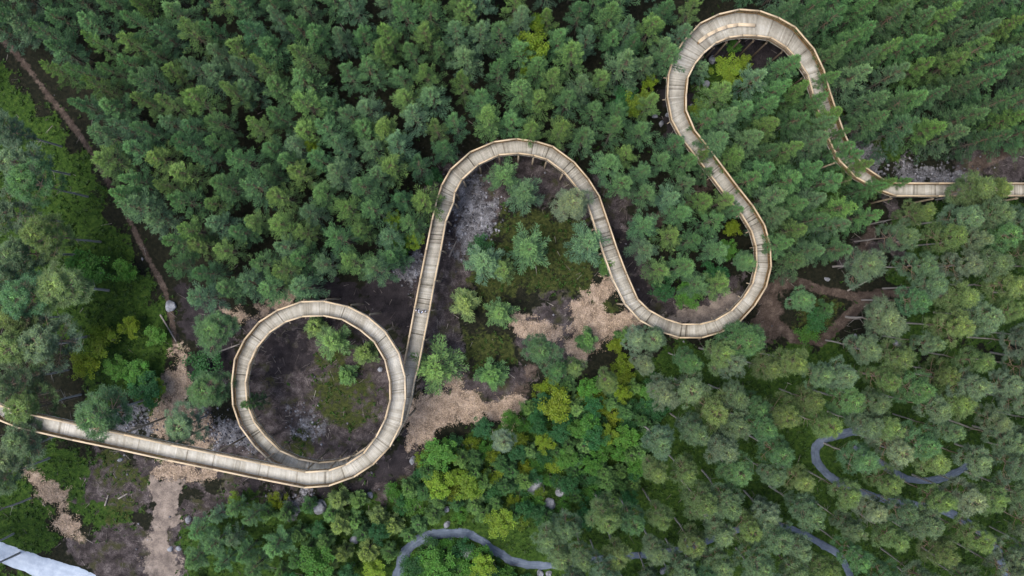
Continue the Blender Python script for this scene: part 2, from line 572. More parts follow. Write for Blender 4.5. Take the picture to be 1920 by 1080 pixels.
# ------------------------------------------------------------------ gravel paths
def resample(line, step):
    pts = [np.array(p, float) for p in line]
    # Catmull-Rom
    out = []
    ext = [2 * pts[0] - pts[1]] + pts + [2 * pts[-1] - pts[-2]]
    for i in range(1, len(ext) - 2):
        p0, p1, p2, p3 = ext[i - 1:i + 3]
        n = max(2, int(np.linalg.norm(p2 - p1) / step))
        for t in np.arange(n) / n:
            out.append(0.5 * ((2 * p1) + (-p0 + p2) * t + (2 * p0 - 5 * p1 + 4 * p2 - p3) * t * t + (-p0 + 3 * p1 - 3 * p2 + p3) * t ** 3))
    out.append(pts[-1])
    return np.array(out)


PATH_A = [(735, 1130), (748, 1070), (765, 1030), (800, 1007), (852, 998), (895, 1008), (930, 1034), (970, 1054), (1020, 1060), (1070, 1056), (1130, 1048), (1210, 1040), (1290, 1028), (1370, 995), (1440, 982), (1495, 996), (1545, 1022), (1580, 1050), (1605, 1110)]
PATH_B = [(1640, 803), (1610, 806), (1565, 815), (1535, 830), (1529, 855), (1550, 888), (1600, 918), (1680, 942), (1770, 958), (1822, 985), (1862, 1022), (1890, 1090)]
PATH_C = [(1600, 835), (1650, 868), (1695, 896), (1745, 901), (1795, 884), (1825, 868)]
PATH_D = [(-90, 1002), (0, 1036), (60, 1056), (125, 1076), (220, 1112)]


def path_strip(name, line, wpx, mat, label, lift, wend=None, rough=0.22):
    c = resample(line, 6)
    w0 = wpx / 2 * H / FPX
    C3 = np.array([P(u, v) for u, v in c])
    T = np.gradient(C3[:, :2], axis=0)
    T /= np.linalg.norm(T, axis=1)[:, None]
    Nn = np.stack([-T[:, 1], T[:, 0]], 1)
    k = 9
    V, S = [], []
    n = len(c)
    jl = np.convolve(rng.normal(0, rough, n + 6), np.ones(3) / 3, 'same')[:n]
    jr = np.convolve(rng.normal(0, rough, n + 6), np.ones(3) / 3, 'same')[:n]
    for i in range(n):
        for j in range(k):
            t = j / (k - 1) * 2 - 1
            w = w0 * (1 + ((wend or wpx) / wpx - 1) * min(1, i / (0.45 * n))) * (1 + (jl[i] if t < 0 else jr[i]) * abs(t) ** 3)
            x, y = C3[i, :2] + Nn[i] * t * w
            crown = 0.05 * (1 - t * t) + (-0.10 if abs(t) > 0.99 else 0)
            V.append((x, y, gh(x, y) + 0.075 + lift + crown + rng.normal(0, 0.006)))
            S.append(0.5 + 0.25 * (math.cos(t * 3.2 * math.pi) * 0.4) + rng.normal(0, 0.06))
    F = [(i * k + j, i * k + j + 1, (i + 1) * k + j + 1, (i + 1) * k + j) for i in range(n - 1) for j in range(k - 1)]
    me = mesh_np(name, V, F, [mat], {'shade': S}, True)
    obj(name, me, kind='structure', label=label, cat='path')


path_strip('gravel_path', PATH_A, 22, M_gravel, 'blue-grey gravel path curving along the bottom edge below the bushes', 0.0, 13)
path_strip('gravel_path', PATH_B, 16, M_gravel, 'blue-grey gravel path hairpin winding through the lower right pines', 0.012)
path_strip('gravel_path', PATH_C, 14, M_gravel, 'short curved gravel path just above the lower right hairpin path', 0.024)
path_strip('gravel_road', PATH_D, 38, M_gravel_pale, 'pale bluish gravel road crossing the bottom left corner', 0.036, None, 0.07)
ALL_PATHS = [PATH_A, PATH_B, PATH_C, PATH_D]

# ------------------------------------------------------------------ the boardwalk: rail corners (left, right when walking from the left edge), deck height
PAIRS = [
    # u_left, v_left, u_right, v_right, deck z   (walking along: starts left edge, ring anticlockwise, S bends, right edge)
    (-95, 690, -72, 706, 10.7), (-48, 735, -30, 760, 10.5), (-2, 760, -8, 785, 10.4), (40, 774, 34, 802, 10.3), (142, 796, 136, 825, 10.1), (232, 815, 226, 843.5, 9.9),
    (321, 835, 315, 863, 9.75), (405, 852, 399, 880, 9.6), (490, 869.5, 484, 897.5, 9.45), (572.5, 885.5, 571, 914.3, 9.3),
    (615.8, 882.5, 616.5, 910.8, 9.15), (648.5, 871.5, 663.3, 894.2, 9.0), (681.7, 850, 699.2, 870.8, 8.85), (705, 820, 730.8, 837.5, 8.7),
    (722, 787, 751.7, 796.7, 8.55), (731.5, 750, 760, 748.5, 8.4), (730.8, 715, 759.2, 707, 8.25), (721.7, 675, 747.5, 662.5, 8.1),
    (701.7, 640.8, 721.7, 621.7, 7.95), (675, 618.3, 688.3, 593.3, 7.8), (641.7, 598.8, 653, 575.3, 7.65), (606.7, 591.7, 606.7, 565, 7.5),
    (566.7, 593.3, 565, 565.8, 7.35), (535, 603.3, 520, 581.7, 7.2), (505, 623.3, 485, 604.2, 7.05), (481.7, 650.8, 458.3, 636.7, 6.9),
    (466.7, 683.3, 440, 673.3, 6.75), (460, 716.7, 434.5, 718.3, 6.6), (463, 758, 436.7, 760, 6.45), (476.7, 791.7, 450, 799.2, 6.3),
    (496.7, 817.5, 477.5, 836.7, 6.15), (525, 845, 510, 867, 6.0), (560, 860.8, 550, 886, 5.85), (597, 868, 596, 894.5, 5.7),
    (635, 864.2, 645, 888.5, 5.55), (667, 853.3, 683, 874, 5.4), (697, 832, 715, 851, 5.3), (719, 804, 745, 816.7, 5.2),
    (736, 772, 763, 781.7, 5.1), (745, 743, 772.5, 741, 5.05), (750, 714, 776.5, 716, 5.0), (757, 685, 784.5, 687, 4.95),
    (767, 633, 794, 638, 4.9), (777.5, 577, 805, 582, 4.8), (788, 523, 815, 526, 4.75), (799, 468, 826, 470, 4.7), (810, 413, 836, 414, 4.7),
    (820, 372, 850, 380, 4.7), (828.5, 346.7, 852.5, 361, 4.7), (845, 317.5, 866, 336, 4.7), (881.7, 285, 897, 308, 4.7), (926.7, 265.8, 935, 290, 4.7),
    (969, 260, 972, 287, 4.7), (1006.7, 265.5, 1001, 291, 4.7), (1036.7, 274.5, 1026, 298.5, 4.7), (1076.7, 304, 1058, 322, 4.7), (1103, 335, 1081, 350, 4.7),
    (1124, 368, 1101, 379, 4.7), (1142, 421, 1117, 428, 4.65), (1157, 466, 1131.5, 474, 4.6), (1175, 513, 1149, 523, 4.6), (1196, 561, 1172.5, 570, 4.6),
    (1217, 581.5, 1200, 600.5, 4.6), (1247, 598, 1239, 622, 4.65), (1280, 608, 1275, 633, 4.7), (1313, 608, 1316.7, 633, 4.75), (1342, 600.5, 1353, 622.5, 4.8),
    (1371.7, 583, 1388, 602.5, 4.9), (1395, 558, 1415, 573, 4.95), (1411.7, 531.7, 1436.7, 538, 5.0), (1419.5, 499, 1446, 500.5, 5.1), (1418.5, 463, 1444.5, 460, 5.2),
    (1410, 433, 1434, 422, 5.3), (1391, 402, 1412, 386, 5.4), (1365, 371, 1386, 353.5, 5.55), (1335, 331, 1356, 313.5, 5.7), (1304, 291, 1326, 273, 5.85),
    (1278, 258, 1303, 244.5, 6.0), (1260, 224, 1286.5, 206, 6.1), (1251.7, 181, 1286.5, 178, 6.2), (1254, 140, 1290, 145, 6.3), (1264, 106, 1303, 119, 6.4),
    (1282, 76.5, 1320, 98.5, 6.5), (1313, 43.5, 1342, 80, 6.5), (1348, 26.5, 1367, 69.5, 6.5), (1386, 17.5, 1393, 66, 6.5), (1425, 20.3, 1420, 66.5, 6.5),
    (1460, 33, 1446, 70, 6.5), (1491.7, 51, 1475, 88, 6.5), (1526.7, 92, 1497, 112, 6.5), (1545, 131, 1515.5, 140, 6.4), (1556, 170, 1526, 179, 6.3),
    (1569, 210, 1539, 220, 6.2), (1583, 249, 1555, 262, 6.0), (1600, 286.5, 1575, 301, 5.9), (1625, 315, 1606, 332, 5.75), (1656, 336, 1645, 354, 5.6),
    (1682, 343.2, 1681, 366.8, 5.5), (1760, 343.4, 1760, 367.2, 5.4), (1840, 343.4, 1840, 366.8, 5.3), (1920, 343.4, 1920, 366.5, 5.2), (2000, 343.4, 2000, 366.5, 5.1), (2080, 343.4, 2080, 366.5, 5.0),
]
RAIL = 1.15
LL = np.array([P(a[0], a[1], a[4] + RAIL) - [0, 0, RAIL] for a in PAIRS])
RR = np.array([P(a[2], a[3], a[4] + RAIL) - [0, 0, RAIL] for a in PAIRS])
CC = (LL + RR) / 2
DECK_PX = [((a[0] + a[2]) / 2, (a[1] + a[3]) / 2) for a in PAIRS]

walk = bpy.data.objects.new('boardwalk', None)
walk.location = (0, 0, 0)
link(walk)
tag(walk, 'raised timber boardwalk with railings, a full ring and S bends through the forest', 'boardwalk')

plank_items = []
wave = 0.0
for i in range(len(PAIRS) - 1):
    a, b, c, d = LL[i], RR[i], LL[i + 1], RR[i + 1]
    ln = np.linalg.norm(CC[i + 1] - CC[i])
    n = max(3, int(round(ln / 0.15)))
    # boards reach slightly past the balusters
    for k in range(n):
        t0, t1 = k / n + 0.012 / ln * 0.5, (k + 1) / n - 0.012 / ln * 0.5
        l0, l1 = a + (c - a) * t0, a + (c - a) * t1
        r0, r1 = b + (d - b) * t0, b + (d - b) * t1
        e = 0.03 + 0.02 * rng.random()
        q = []
        for (l, r) in ((l0, r0), (l1, r1)):
            s = (r - l) / np.linalg.norm(r - l)
            q.append((l - s * e, r + s * e))
        z = rng.normal(0, 0.003)
        top = [q[0][0] + [0, 0, z], q[0][1] + [0, 0, z], q[1][1] + [0, 0, z], q[1][0] + [0, 0, z]]
        bot = [p - [0, 0, 0.045] for p in top]
        wave = 0.86 * wave + rng.normal(0, 0.10)
        sh = 0.52 + wave * 0.42 + rng.normal(0, 0.07)
        if rng.random() < 0.06:
            sh -= 0.35
        if i < 19:
            sh += 0.14                     # the paler boards lie on the ramp and the first half of the ring
        u, v = pix(*(CC[i] * (1 - t0) + CC[i + 1] * t0))
        vis = 0 <= u <= 1920 and 0 <= v <= 1080
        plank_items.append((top[0][2] if vis else -1, bot, top, float(np.clip(sh, 0.05, 1.0))))
order = sorted(range(len(plank_items)), key=lambda k: -plank_items[k][0])
single = set(order[:300])
rest = MB()
for k, (zz, bot, top, sh) in enumerate(plank_items):
    if k in single:
        mb = MB()
        mb.hexa(bot, top, sh)
        obj('plank', mb.mesh('plank', M_deck), walk)
    else:
        rest.hexa(bot, top, sh)
obj('deck_planks', rest.mesh('deck_planks', M_deck), walk, kind='stuff')


def outboard(i, side):
    s = LL[i] - RR[i] if side == 0 else RR[i] - LL[i]
    s = s.copy(); s[2] = 0
    return s / np.linalg.norm(s)


for i in range(len(PAIRS) - 1):
    for side, E in ((0, LL), (1, RR)):
        a, b = E[i], E[i + 1]
        ln = np.linalg.norm(b - a)
        d = (b - a) / ln
        s = outboard(i, side)
        mb = MB()
        n = max(3, int(round(ln / 0.17)))
        for k in range(n):
            p = a + (b - a) * ((k + 0.5) / n)
            mb.beam(p + [0, 0, -0.22], p + [0, 0, RAIL - 0.05], 0.095, 0.022, 0.45 + rng.normal(0, 0.14), up=s)
        for hz, hh in ((RAIL - 0.13, 0.12), (0.16, 0.12)):
            mb.beam(a - s * 0.03 + [0, 0, hz], b - s * 0.03 + [0, 0, hz], 0.036, hh, 0.5)
        rl = obj('railing', mb.mesh('railing', M_slat), walk)
        hb = MB()
        ex = 0.02
        hb.beam(a - d * ex + [0, 0, RAIL], b + d * ex + [0, 0, RAIL], 0.185, 0.045, 0.58 + rng.normal(0, 0.09))
        obj('handrail', hb.mesh('handrail', M_rail), rl)
        # edge joist under the deck
        jb = MB()
        q = -s * 0.16
        jb.beam(a + q + [0, 0, -0.18], b + q + [0, 0, -0.18], 0.09, 0.24, 0.4)
        obj('edge_joist', jb.mesh('edge_joist', M_beam), walk)
# cross beams and the pole pairs that carry the deck
pole_xy = []
for i in range(len(PAIRS)):
    a, b = LL[i], RR[i]
    sa, sb = outboard(i, 0), outboard(i, 1)
    ext = 0.34
    cb = MB()
    cb.beam(a + sa * ext + [0, 0, -0.40], b + sb * ext + [0, 0, -0.40], 0.12, 0.22, 0.5 + rng.normal(0, 0.1))
    obj('cross_beam', cb.mesh('cross_beam', M_beam), walk)
    ps = ((a, sa),) if i < 16 or 84 <= i <= 88 and False else ((b, sb),)
    if 84 <= i <= 89: ps = ((b, sb),)
    for e, s in ps:
        x, y = e[0] + s[0] * 0.2, e[1] + s[1] * 0.2
        skip = False
        for j in range(len(PAIRS) - 1):       # no pole through another level of the deck
            if abs(j - i) > 4:
                m = (CC[j] + CC[j + 1]) / 2
                if m[2] < e[2] - 1 and math.hypot(x - m[0], y - m[1]) < 0.75:
                    skip = True
        if skip:
            continue
        pb = MB()
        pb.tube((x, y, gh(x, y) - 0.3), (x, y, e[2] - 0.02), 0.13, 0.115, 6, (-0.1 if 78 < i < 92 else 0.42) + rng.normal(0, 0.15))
        obj('support_pole', pb.mesh('support_pole', M_beam), walk)
        pole_xy.append((x, y))

# bench on the wide bend
def bench():
    i0 = [(1310, 79), (1327, 66), (1345, 56.5), (1364, 49.5), (1384, 46), (1416, 47)]
    z = 6.5
    pts = [P(u, v, z + 0.45) for u, v in i0]
    pts = [np.array([p[0], p[1], z]) for p in pts]
    root = bpy.data.objects.new('bench', None)
    root.location = pts[3]
    link(root)
    tag(root, 'long curved pale timber bench on the wide upper right bend of the boardwalk', 'bench')
    o0 = pts[3]
    q = np.array(pts) - o0
    tg = np.gradient(q, axis=0)
    tg /= np.linalg.norm(tg, axis=1)[:, None]
    nn = np.stack([-tg[:, 1], tg[:, 0], np.zeros(len(q))], 1)
    for i in range(len(q) - 1):
        for k in (-1, 0, 1):
            mb = MB()
            l, h_ = 0.135 * k - 0.0625, 0.135 * k + 0.0625
            e = (q[i + 1] - q[i]) * 0.003
            fp = [q[i] + e + nn[i] * l, q[i + 1] - e + nn[i + 1] * l, q[i + 1] - e + nn[i + 1] * h_, q[i] + e + nn[i] * h_]
            mb.hexa([p + [0, 0, 0.4185] for p in fp], [p + [0, 0, 0.4635] for p in fp], 0.85 + rng.normal(0, 0.03))
            obj('seat_board', mb.mesh('seat_board', M_rail), root)
    for p in pts:
        p = p - o0
        mb = MB()
        mb.beam(p + [0, 0, 0.0], p + [0, 0, 0.417], 0.3, 0.09, 0.5)
        obj('leg', mb.mesh('leg', M_slat), root)


bench()

# ------------------------------------------------------------------ people on the walkway
def person(name, u, v, z, face, shirt, trousers, hair, label, armswing):
    x, y, _ = P(u, v, z + 1.2)
    sv = []   # joints: position, radius
    J = {}

    def j(k, p, r):
        J[k] = len(sv)
        sv.append((p, r))
    sw = armswing
    j('hip', (0, 0, 0.95), 0.135); j('waist', (0, 0.01, 1.08), 0.125); j('chest', (0, 0.0, 1.28), 0.15); j('neckb', (0, 0, 1.42), 0.075)
    j('neck', (0, 0.015, 1.49), 0.055); j('head', (0, 0.03, 1.58), 0.085); j('crown', (0, 0.02, 1.68), 0.085)
    E = [('hip', 'waist'), ('waist', 'chest'), ('chest', 'neckb'), ('neckb', 'neck'), ('neck', 'head'), ('head', 'crown')]
    for s, q in ((-1, 'l'), (1, 'r')):
        w = sw * s
        j('sh' + q, (0.18 * s, 0, 1.38), 0.065); j('el' + q, (0.23 * s, -0.03 + 0.10 * w, 1.11), 0.045); j('wr' + q, (0.24 * s, 0.06 + 0.2 * w, 0.87), 0.032)
        j('ha' + q, (0.24 * s, 0.09 + 0.22 * w, 0.78), 0.036)
        j('th' + q, (0.09 * s, 0, 0.88), 0.09); j('kn' + q, (0.10 * s, 0.02 - 0.14 * w, 0.49), 0.06); j('an' + q, (0.10 * s, -0.03 - 0.25 * w, 0.08), 0.042)
        j('to' + q, (0.11 * s, 0.12 - 0.25 * w, 0.035), 0.034)
        E += [('chest', 'sh' + q), ('sh' + q, 'el' + q), ('el' + q, 'wr' + q), ('wr' + q, 'ha' + q), ('hip', 'th' + q), ('th' + q, 'kn' + q), ('kn' + q, 'an' + q), ('an' + q, 'to' + q)]
    me = bpy.data.meshes.new('tmp')
    me.from_pydata([p for p, _ in sv], [(J[a], J[b]) for a, b in E], [])
    tmp = bpy.data.objects.new('tmp', me)
    COL.objects.link(tmp)
    md = tmp.modifiers.new('skin', 'SKIN')
    for k, (p, r) in enumerate(sv):
        me.skin_vertices[0].data[k].radius = (r, r * 0.85)
    me.skin_vertices[0].data[0].use_root = True
    sb = tmp.modifiers.new('sub', 'SUBSURF')
    sb.levels = sb.render_levels = 2
    dg = bpy.context.evaluated_depsgraph_get()
    ev = bpy.data.meshes.new_from_object(tmp.evaluated_get(dg))
    bpy.data.objects.remove(tmp)
    mats = []
    for nm, c in (('skin', (0.45, 0.27, 0.19)), ('shirt', shirt), ('trousers', trousers), ('shoes', (0.04, 0.04, 0.045))):
        m, nt, b = new_mat(f'{name} {nm}')
        nn = noise(nt, 25, 3, 0.6)
        cc = mixc(nt, math_n(nt, 'MULTIPLY', nn.outputs[0], 0.35), c, tuple(q * 0.6 for q in c))
        nt.links.new(cc, b.inputs['Base Color'])
        mats.append(m)
    ev.materials.clear()
    for m in mats:
        ev.materials.append(m)
    for p in ev.polygons:
        cz = p.center
        if cz.z > 1.44 or (abs(cz.x) > 0.19 and cz.z < 1.12): p.material_index = 0
        elif cz.z > 0.97 or abs(cz.x) > 0.185: p.material_index = 1
        elif cz.z > 0.09: p.material_index = 2
        else: p.material_index = 3
        p.use_smooth = True
    ev.name = 'person'
    o = obj('person', ev, label=label, cat='person', group='people on the boardwalk')
    o.location = (x, y, z + 0.003)
    o.rotation_euler = (0, 0, face)
    V, F = [], []
    for a in range(7):
        for b_ in range(12):
            th, ph = a / 6 * 1.75, b_ / 12 * 2 * math.pi
            rr = 0.104
            V.append((rr * math.sin(th) * math.cos(ph), -0.005 + rr * 1.1 * math.sin(th) * math.sin(ph) - (0.03 if a == 6 else 0), 1.665 + rr * math.cos(th) * 1.05))
    for a in range(6):
        for b_ in range(12):
            F.append((a * 12 + b_, a * 12 + (b_ + 1) % 12, (a + 1) * 12 + (b_ + 1) % 12, (a + 1) * 12 + b_))
    hm, nt, b = new_mat(f'{name} hair')
    nn = noise(nt, 40, 3)
    nt.links.new(mixc(nt, nn.outputs[0], hair, tuple(q * 0.5 for q in hair)), b.inputs['Base Color'])
    obj('hair', mesh_np('hair', V, F, [hm], None, True), o)


PZ = 4.79
person('a', 783.0, 582.0, PZ, R(172), (0.75, 0.72, 0.76), (0.05, 0.06, 0.10), (0.03, 0.02, 0.02), 'person in pale lilac top at the left railing of the straight boardwalk', 0.7)
person('b', 788.6, 585.5, PZ, R(185), (0.55, 0.64, 0.78), (0.09, 0.11, 0.16), (0.04, 0.03, 0.02), 'person in light blue top walking in the middle of the boardwalk', -0.8)
person('c', 795.4, 584.0, PZ, R(178), (0.80, 0.77, 0.76), (0.13, 0.10, 0.09), (0.10, 0.06, 0.03), 'person in white top at the right railing of the straight boardwalk', 0.6)

# ------------------------------------------------------------------ tree prototypes
def unit(v):
    return v / (np.linalg.norm(v, axis=-1, keepdims=True) + 1e-9)


class Crown:
    """collects flat needle sprays / leaves as 4-corner blades"""

    def __init__(self):
        self.p, self.d, self.l, self.w, self.fr, self.va = [], [], [], [], [], []

    def add(self, p, d, l, w, fr, va):
        self.p.append(p); self.d.append(d); self.l.append(l); self.w.append(w); self.fr.append(fr); self.va.append(va)

    def mesh(self, name, mat, r, flat=0.6):
        p, d = np.concatenate(self.p), unit(np.concatenate(self.d))
        l, w = np.concatenate(self.l)[:, None], np.concatenate(self.w)[:, None]
        fr, va = np.concatenate(self.fr), np.concatenate(self.va)
        up = unit(np.array([0, 0, 1.0]) * flat + r.normal(0, 0.45, p.shape))
        s = unit(np.cross(d, up))
        mid = p + d * l * 0.45
        V = np.stack([p, mid - s * w / 2, p + d * l, mid + s * w / 2], 1).reshape(-1, 3)
        F = np.arange(len(p) * 4).reshape(-1, 4)
        return mesh_np(name, V, F, [mat], {'fresh': np.repeat(fr, 4), 'vary': np.repeat(va, 4)})  # on conifers 'fresh' carries new shoots plus painted treetop light


def along(cr, r, a, b, dens, l, w, fresh_lit0, fresh_lit1, spread=0.9, lift=0.35, t0=0.1):
    """needle sprays along a twig from a to b"""
    L = np.linalg.norm(b - a)
    n = max(2, int(L * dens))
    t = np.sort(t0 + (1 - t0) * r.random(n))
    t[-1] = 0.97
    d0 = (b - a) / (L + 1e-9)
    D = d0 + r.normal(0, spread * 0.6, (n, 3)) * [1, 1, 0.6] + np.array([0, 0, lift])
    v = r.random()
    cr.add(a + (b - a) * t[:, None] + r.normal(0, 0.02, (n, 3)), D, l * (0.7 + 0.6 * r.random(n)), w * (0.8 + 0.4 * r.random(n)),
           np.clip(fresh_lit0 + (fresh_lit1 - fresh_lit0) * t ** 1.5 * (0.35 + 0.65 * r.random(n)), 0, 1), np.clip(0.35 * v + 0.65 * r.random(n), 0, 1))


def trunk_poly(mb, r, h, r0, segs=6, wob=0.12, n=6):
    pts = [np.array([0, 0, -0.25])]
    for k in range(1, segs + 1):
        pts.append(np.array([r.normal(0, wob) * k / segs, r.normal(0, wob) * k / segs, h * k / segs]))
    for k in range(segs):
        mb.tube(pts[k], pts[k + 1], r0 * (1 - 0.93 * k / segs), r0 * (1 - 0.93 * (k + 1) / segs), n, 0.5, cap=False)
    zs = [p[2] for p in pts]
    return lambda z: np.array([np.interp(z, zs, [p[0] for p in pts]), np.interp(z, zs, [p[1] for p in pts]), z])


def conifer(seed, h=12.0, z0=3.6, rad=1.9, dz=0.55, nb=5.5, droop=0.0, dens=13, spruce=False, thin=1.0):
    r = np.random.default_rng(seed)
    mb, cr = MB(), Crown()
    ax = trunk_poly(mb, r, h, 0.15)
    z = z0
    while z < h - 0.25:
        q = (z - z0) / (h - z0)
        if spruce:
            prof = (1 - q) ** 0.9 + 0.04
        else:
            prof = (0.60 + 0.40 * min(1.0, q * 4)) * (1 - q) ** 0.95 + 0.11
        n = int(r.integers(int(nb - 1), int(nb + 1)))
        a0 = r.random() * 6.28
        for k in range(n):
            if r.random() > thin:
                continue
            L = rad * prof * (0.50 + 0.80 * r.random())
            az = a0 + 6.283 * k / n + r.normal(0, 0.2)
            el = (R(-16 + 44 * q) if spruce else R(-4 + 46 * q ** 1.5)) + r.normal(0, 0.10)
            S = ax(z + r.normal(0, 0.08))
            d = np.array([math.cos(az) * math.cos(el), math.sin(az) * math.cos(el), math.sin(el)])
            m = S + d * L * 0.55
            e = S + d * L + np.array([0, 0, 0.12 * L if not spruce else 0.02 * L])
            mb.tube(S, m, 0.028, 0.018, 3, 0.5, cap=False)
            mb.tube(m, e, 0.018, 0.006, 3, 0.5, cap=False)
            top = 0.12 + 0.95 * q ** 1.1  # brightens needles up the crown, painting top light over a shaded lower part
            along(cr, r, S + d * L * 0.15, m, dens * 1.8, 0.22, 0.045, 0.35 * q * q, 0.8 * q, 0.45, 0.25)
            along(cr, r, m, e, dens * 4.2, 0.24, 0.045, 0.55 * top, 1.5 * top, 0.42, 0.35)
            # side twigs make each branch a flat fan, the gaps between branches stay open
            for t in (0.42, 0.58, 0.72, 0.86, 0.95):
                b0 = S + (e - S) * t
                tl = L * (0.34 * (1.12 - t)) + 0.09
                for sgn in (-1, 1):
                    aa = az + sgn * (0.55 + 0.3 * r.random())
                    dd = np.array([math.cos(aa), math.sin(aa), math.sin(el) * 0.7 + 0.10 - (0.2 if spruce else 0)])
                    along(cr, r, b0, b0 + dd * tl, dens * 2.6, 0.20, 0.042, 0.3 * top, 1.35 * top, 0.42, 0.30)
        z += dz * (0.85 + 0.3 * r.random()) * (1.0 - 0.35 * q)
    tip = ax(h)
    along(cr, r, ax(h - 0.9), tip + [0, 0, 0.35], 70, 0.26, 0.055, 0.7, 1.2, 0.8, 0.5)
    return mb.mesh('trunk', M_bark_young, smooth=True), cr.mesh('crown', M_needle, r)


def tall_pine(seed, h=15.0, zc=8.6, rad=2.4, lean=0.0, n_l=22, tuft=26):
    r = np.random.default_rng(seed)
    mb, cr = MB(), Crown()
    ax = trunk_poly(mb, r, h - 0.6, 0.15, 8, 0.14)
    # a few dead stubs low on the stem
    for k in range(6):
        z = 3.5 + (zc - 3.5) * r.random()
        az = r.random() * 6.28
        mb.tube(ax(z), ax(z) + np.array([math.cos(az), math.sin(az), 0.1]) * (0.4 + 0.9 * r.random()), 0.025, 0.008, 3, 0.5, cap=False)
    for k in range(n_l):
        q = (k + r.random() * 0.7) / n_l
        z = zc + (h - 0.9 - zc) * q ** 0.85
        L = rad * (0.48 + 0.78 * r.random()) * (0.6 + 0.4 * min(1, q * 4)) * (1 - 0.72 * q ** 1.4)
        az = k * 2.4 + r.normal(0, 0.35)
        el = R(8 + 42 * q) + r.normal(0, 0.15)
        S = ax(min(z, h - 0.7))
        d = np.array([math.cos(az) * math.cos(el), math.sin(az) * math.cos(el), math.sin(el)])
        m, e = S + d * L * 0.5 + [0, 0, -0.05], S + d * L + [0, 0, 0.12 * L]
        mb.tube(S, m, 0.05, 0.03, 4, 0.5, cap=False)
        mb.tube(m, e, 0.03, 0.012, 4, 0.5, cap=False)
        tips = [(e, 1.0)]
        for t in (0.45, 0.6, 0.75, 0.88):
            for sgn in (-1, 1):
                if r.random() < 0.86:
                    b0 = S + (e - S) * t
                    aa = az + sgn * (0.5 + 0.6 * r.random())
                    tl = 0.35 + 0.45 * L * (1.1 - t) * (0.6 + 0.7 * r.random())
                    p = b0 + np.array([math.cos(aa), math.sin(aa), 0.25 + 0.35 * r.random()]) * tl
                    mb.tube(b0, p, 0.016, 0.007, 3, 0.5, cap=False)
                    tips.append((p, 0.85))
        for p, f in tips:
            v = r.random()
            n = int(tuft * 2.2 * (0.7 + 0.6 * r.random()))
            D = r.normal(0, 1, (n, 3)) * [1, 1, 0.5] + [0, 0, 0.35] + d * [0.6, 0.6, 0]
            D = unit(D)
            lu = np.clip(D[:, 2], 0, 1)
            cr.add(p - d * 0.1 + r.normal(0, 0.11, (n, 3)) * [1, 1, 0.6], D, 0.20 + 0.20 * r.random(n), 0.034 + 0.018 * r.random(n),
                   np.clip((0.15 + 1.2 * lu * r.random(n)) * (0.1 + 1.1 * q ** 1.2), 0, 1), np.clip(0.45 * v + 0.6 * r.random(n), 0, 1))  # new-shoot tint climbs with height, so light top and shaded base are painted in
    n = 40
    D = unit(r.normal(0, 1, (n, 3)) * [1, 1, 0.6] + [0, 0, 0.4])
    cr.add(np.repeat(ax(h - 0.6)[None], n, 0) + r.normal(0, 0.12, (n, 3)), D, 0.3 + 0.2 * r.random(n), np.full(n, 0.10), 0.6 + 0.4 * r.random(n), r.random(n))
    return mb.mesh('trunk', M_bark_pine, smooth=True), cr.mesh('crown', M_needle_pine, r)


def broadleaf(seed, h=7.0, rad=1.7, clumps=70, leaves=60, multi=1, leaf=0.15):
    r = np.random.default_rng(seed)
    mb, cr = MB(), Crown()
    if multi == 1:
        ax = trunk_poly(mb, r, h * 0.92, 0.09, 5, 0.2)
    else:
        for k in range(multi):
            a = 6.28 * k / multi
            mb.tube((0, 0, -0.2), (math.cos(a) * rad * 0.5, math.sin(a) * rad * 0.5, h * 0.75), 0.05, 0.015, 4, 0.5, cap=False)
        ax = lambda z: np.array([0, 0, z])
    lobes = [(unit(r.normal(0, 1, 3)) * [rad * 0.55, rad * 0.55, h * 0.18], 0.55 + 0.3 * r.random()) for _ in range(7)]
    for k in range(clumps):
        c, s = lobes[int(r.integers(len(lobes)))]
        o = unit(r.normal(0, 1, 3)) * (0.55 + 0.45 * r.random()) * [rad * s, rad * s, h * 0.26 * s]
        p = np.array([0, 0, h * 0.66]) + c + o
        p[2] = min(p[2], h)
        if k % 2 == 0:
            b0 = ax(max(0.3, p[2] - 0.8 - 0.5 * r.random()) * (0.9 if multi == 1 else 0.7))
            mb.tube(b0, p, 0.022, 0.006, 3, 0.5, cap=False)
        n = int(leaves * (0.6 + 0.8 * r.random()))
        v = r.random()
        q = r.normal(0, 1, (n, 3))
        q = unit(q) * (r.random((n, 1)) ** 0.5) * [0.36, 0.36, 0.26]
        D = unit(q + r.normal(0, 0.35, (n, 3)) + [0, 0, 0.05])
        cr.add(p + q, D, leaf * (0.7 + 0.6 * r.random(n)), leaf * 0.75 * (0.7 + 0.6 * r.random(n)),
               np.clip(r.normal(0.3, 0.3, n), 0, 1), np.clip(0.5 * v + 0.5 * r.random(n), 0, 1))
    return mb.mesh('trunk', M_bark_birch, smooth=True), cr.mesh('crown', M_leaf, r, 1.0)


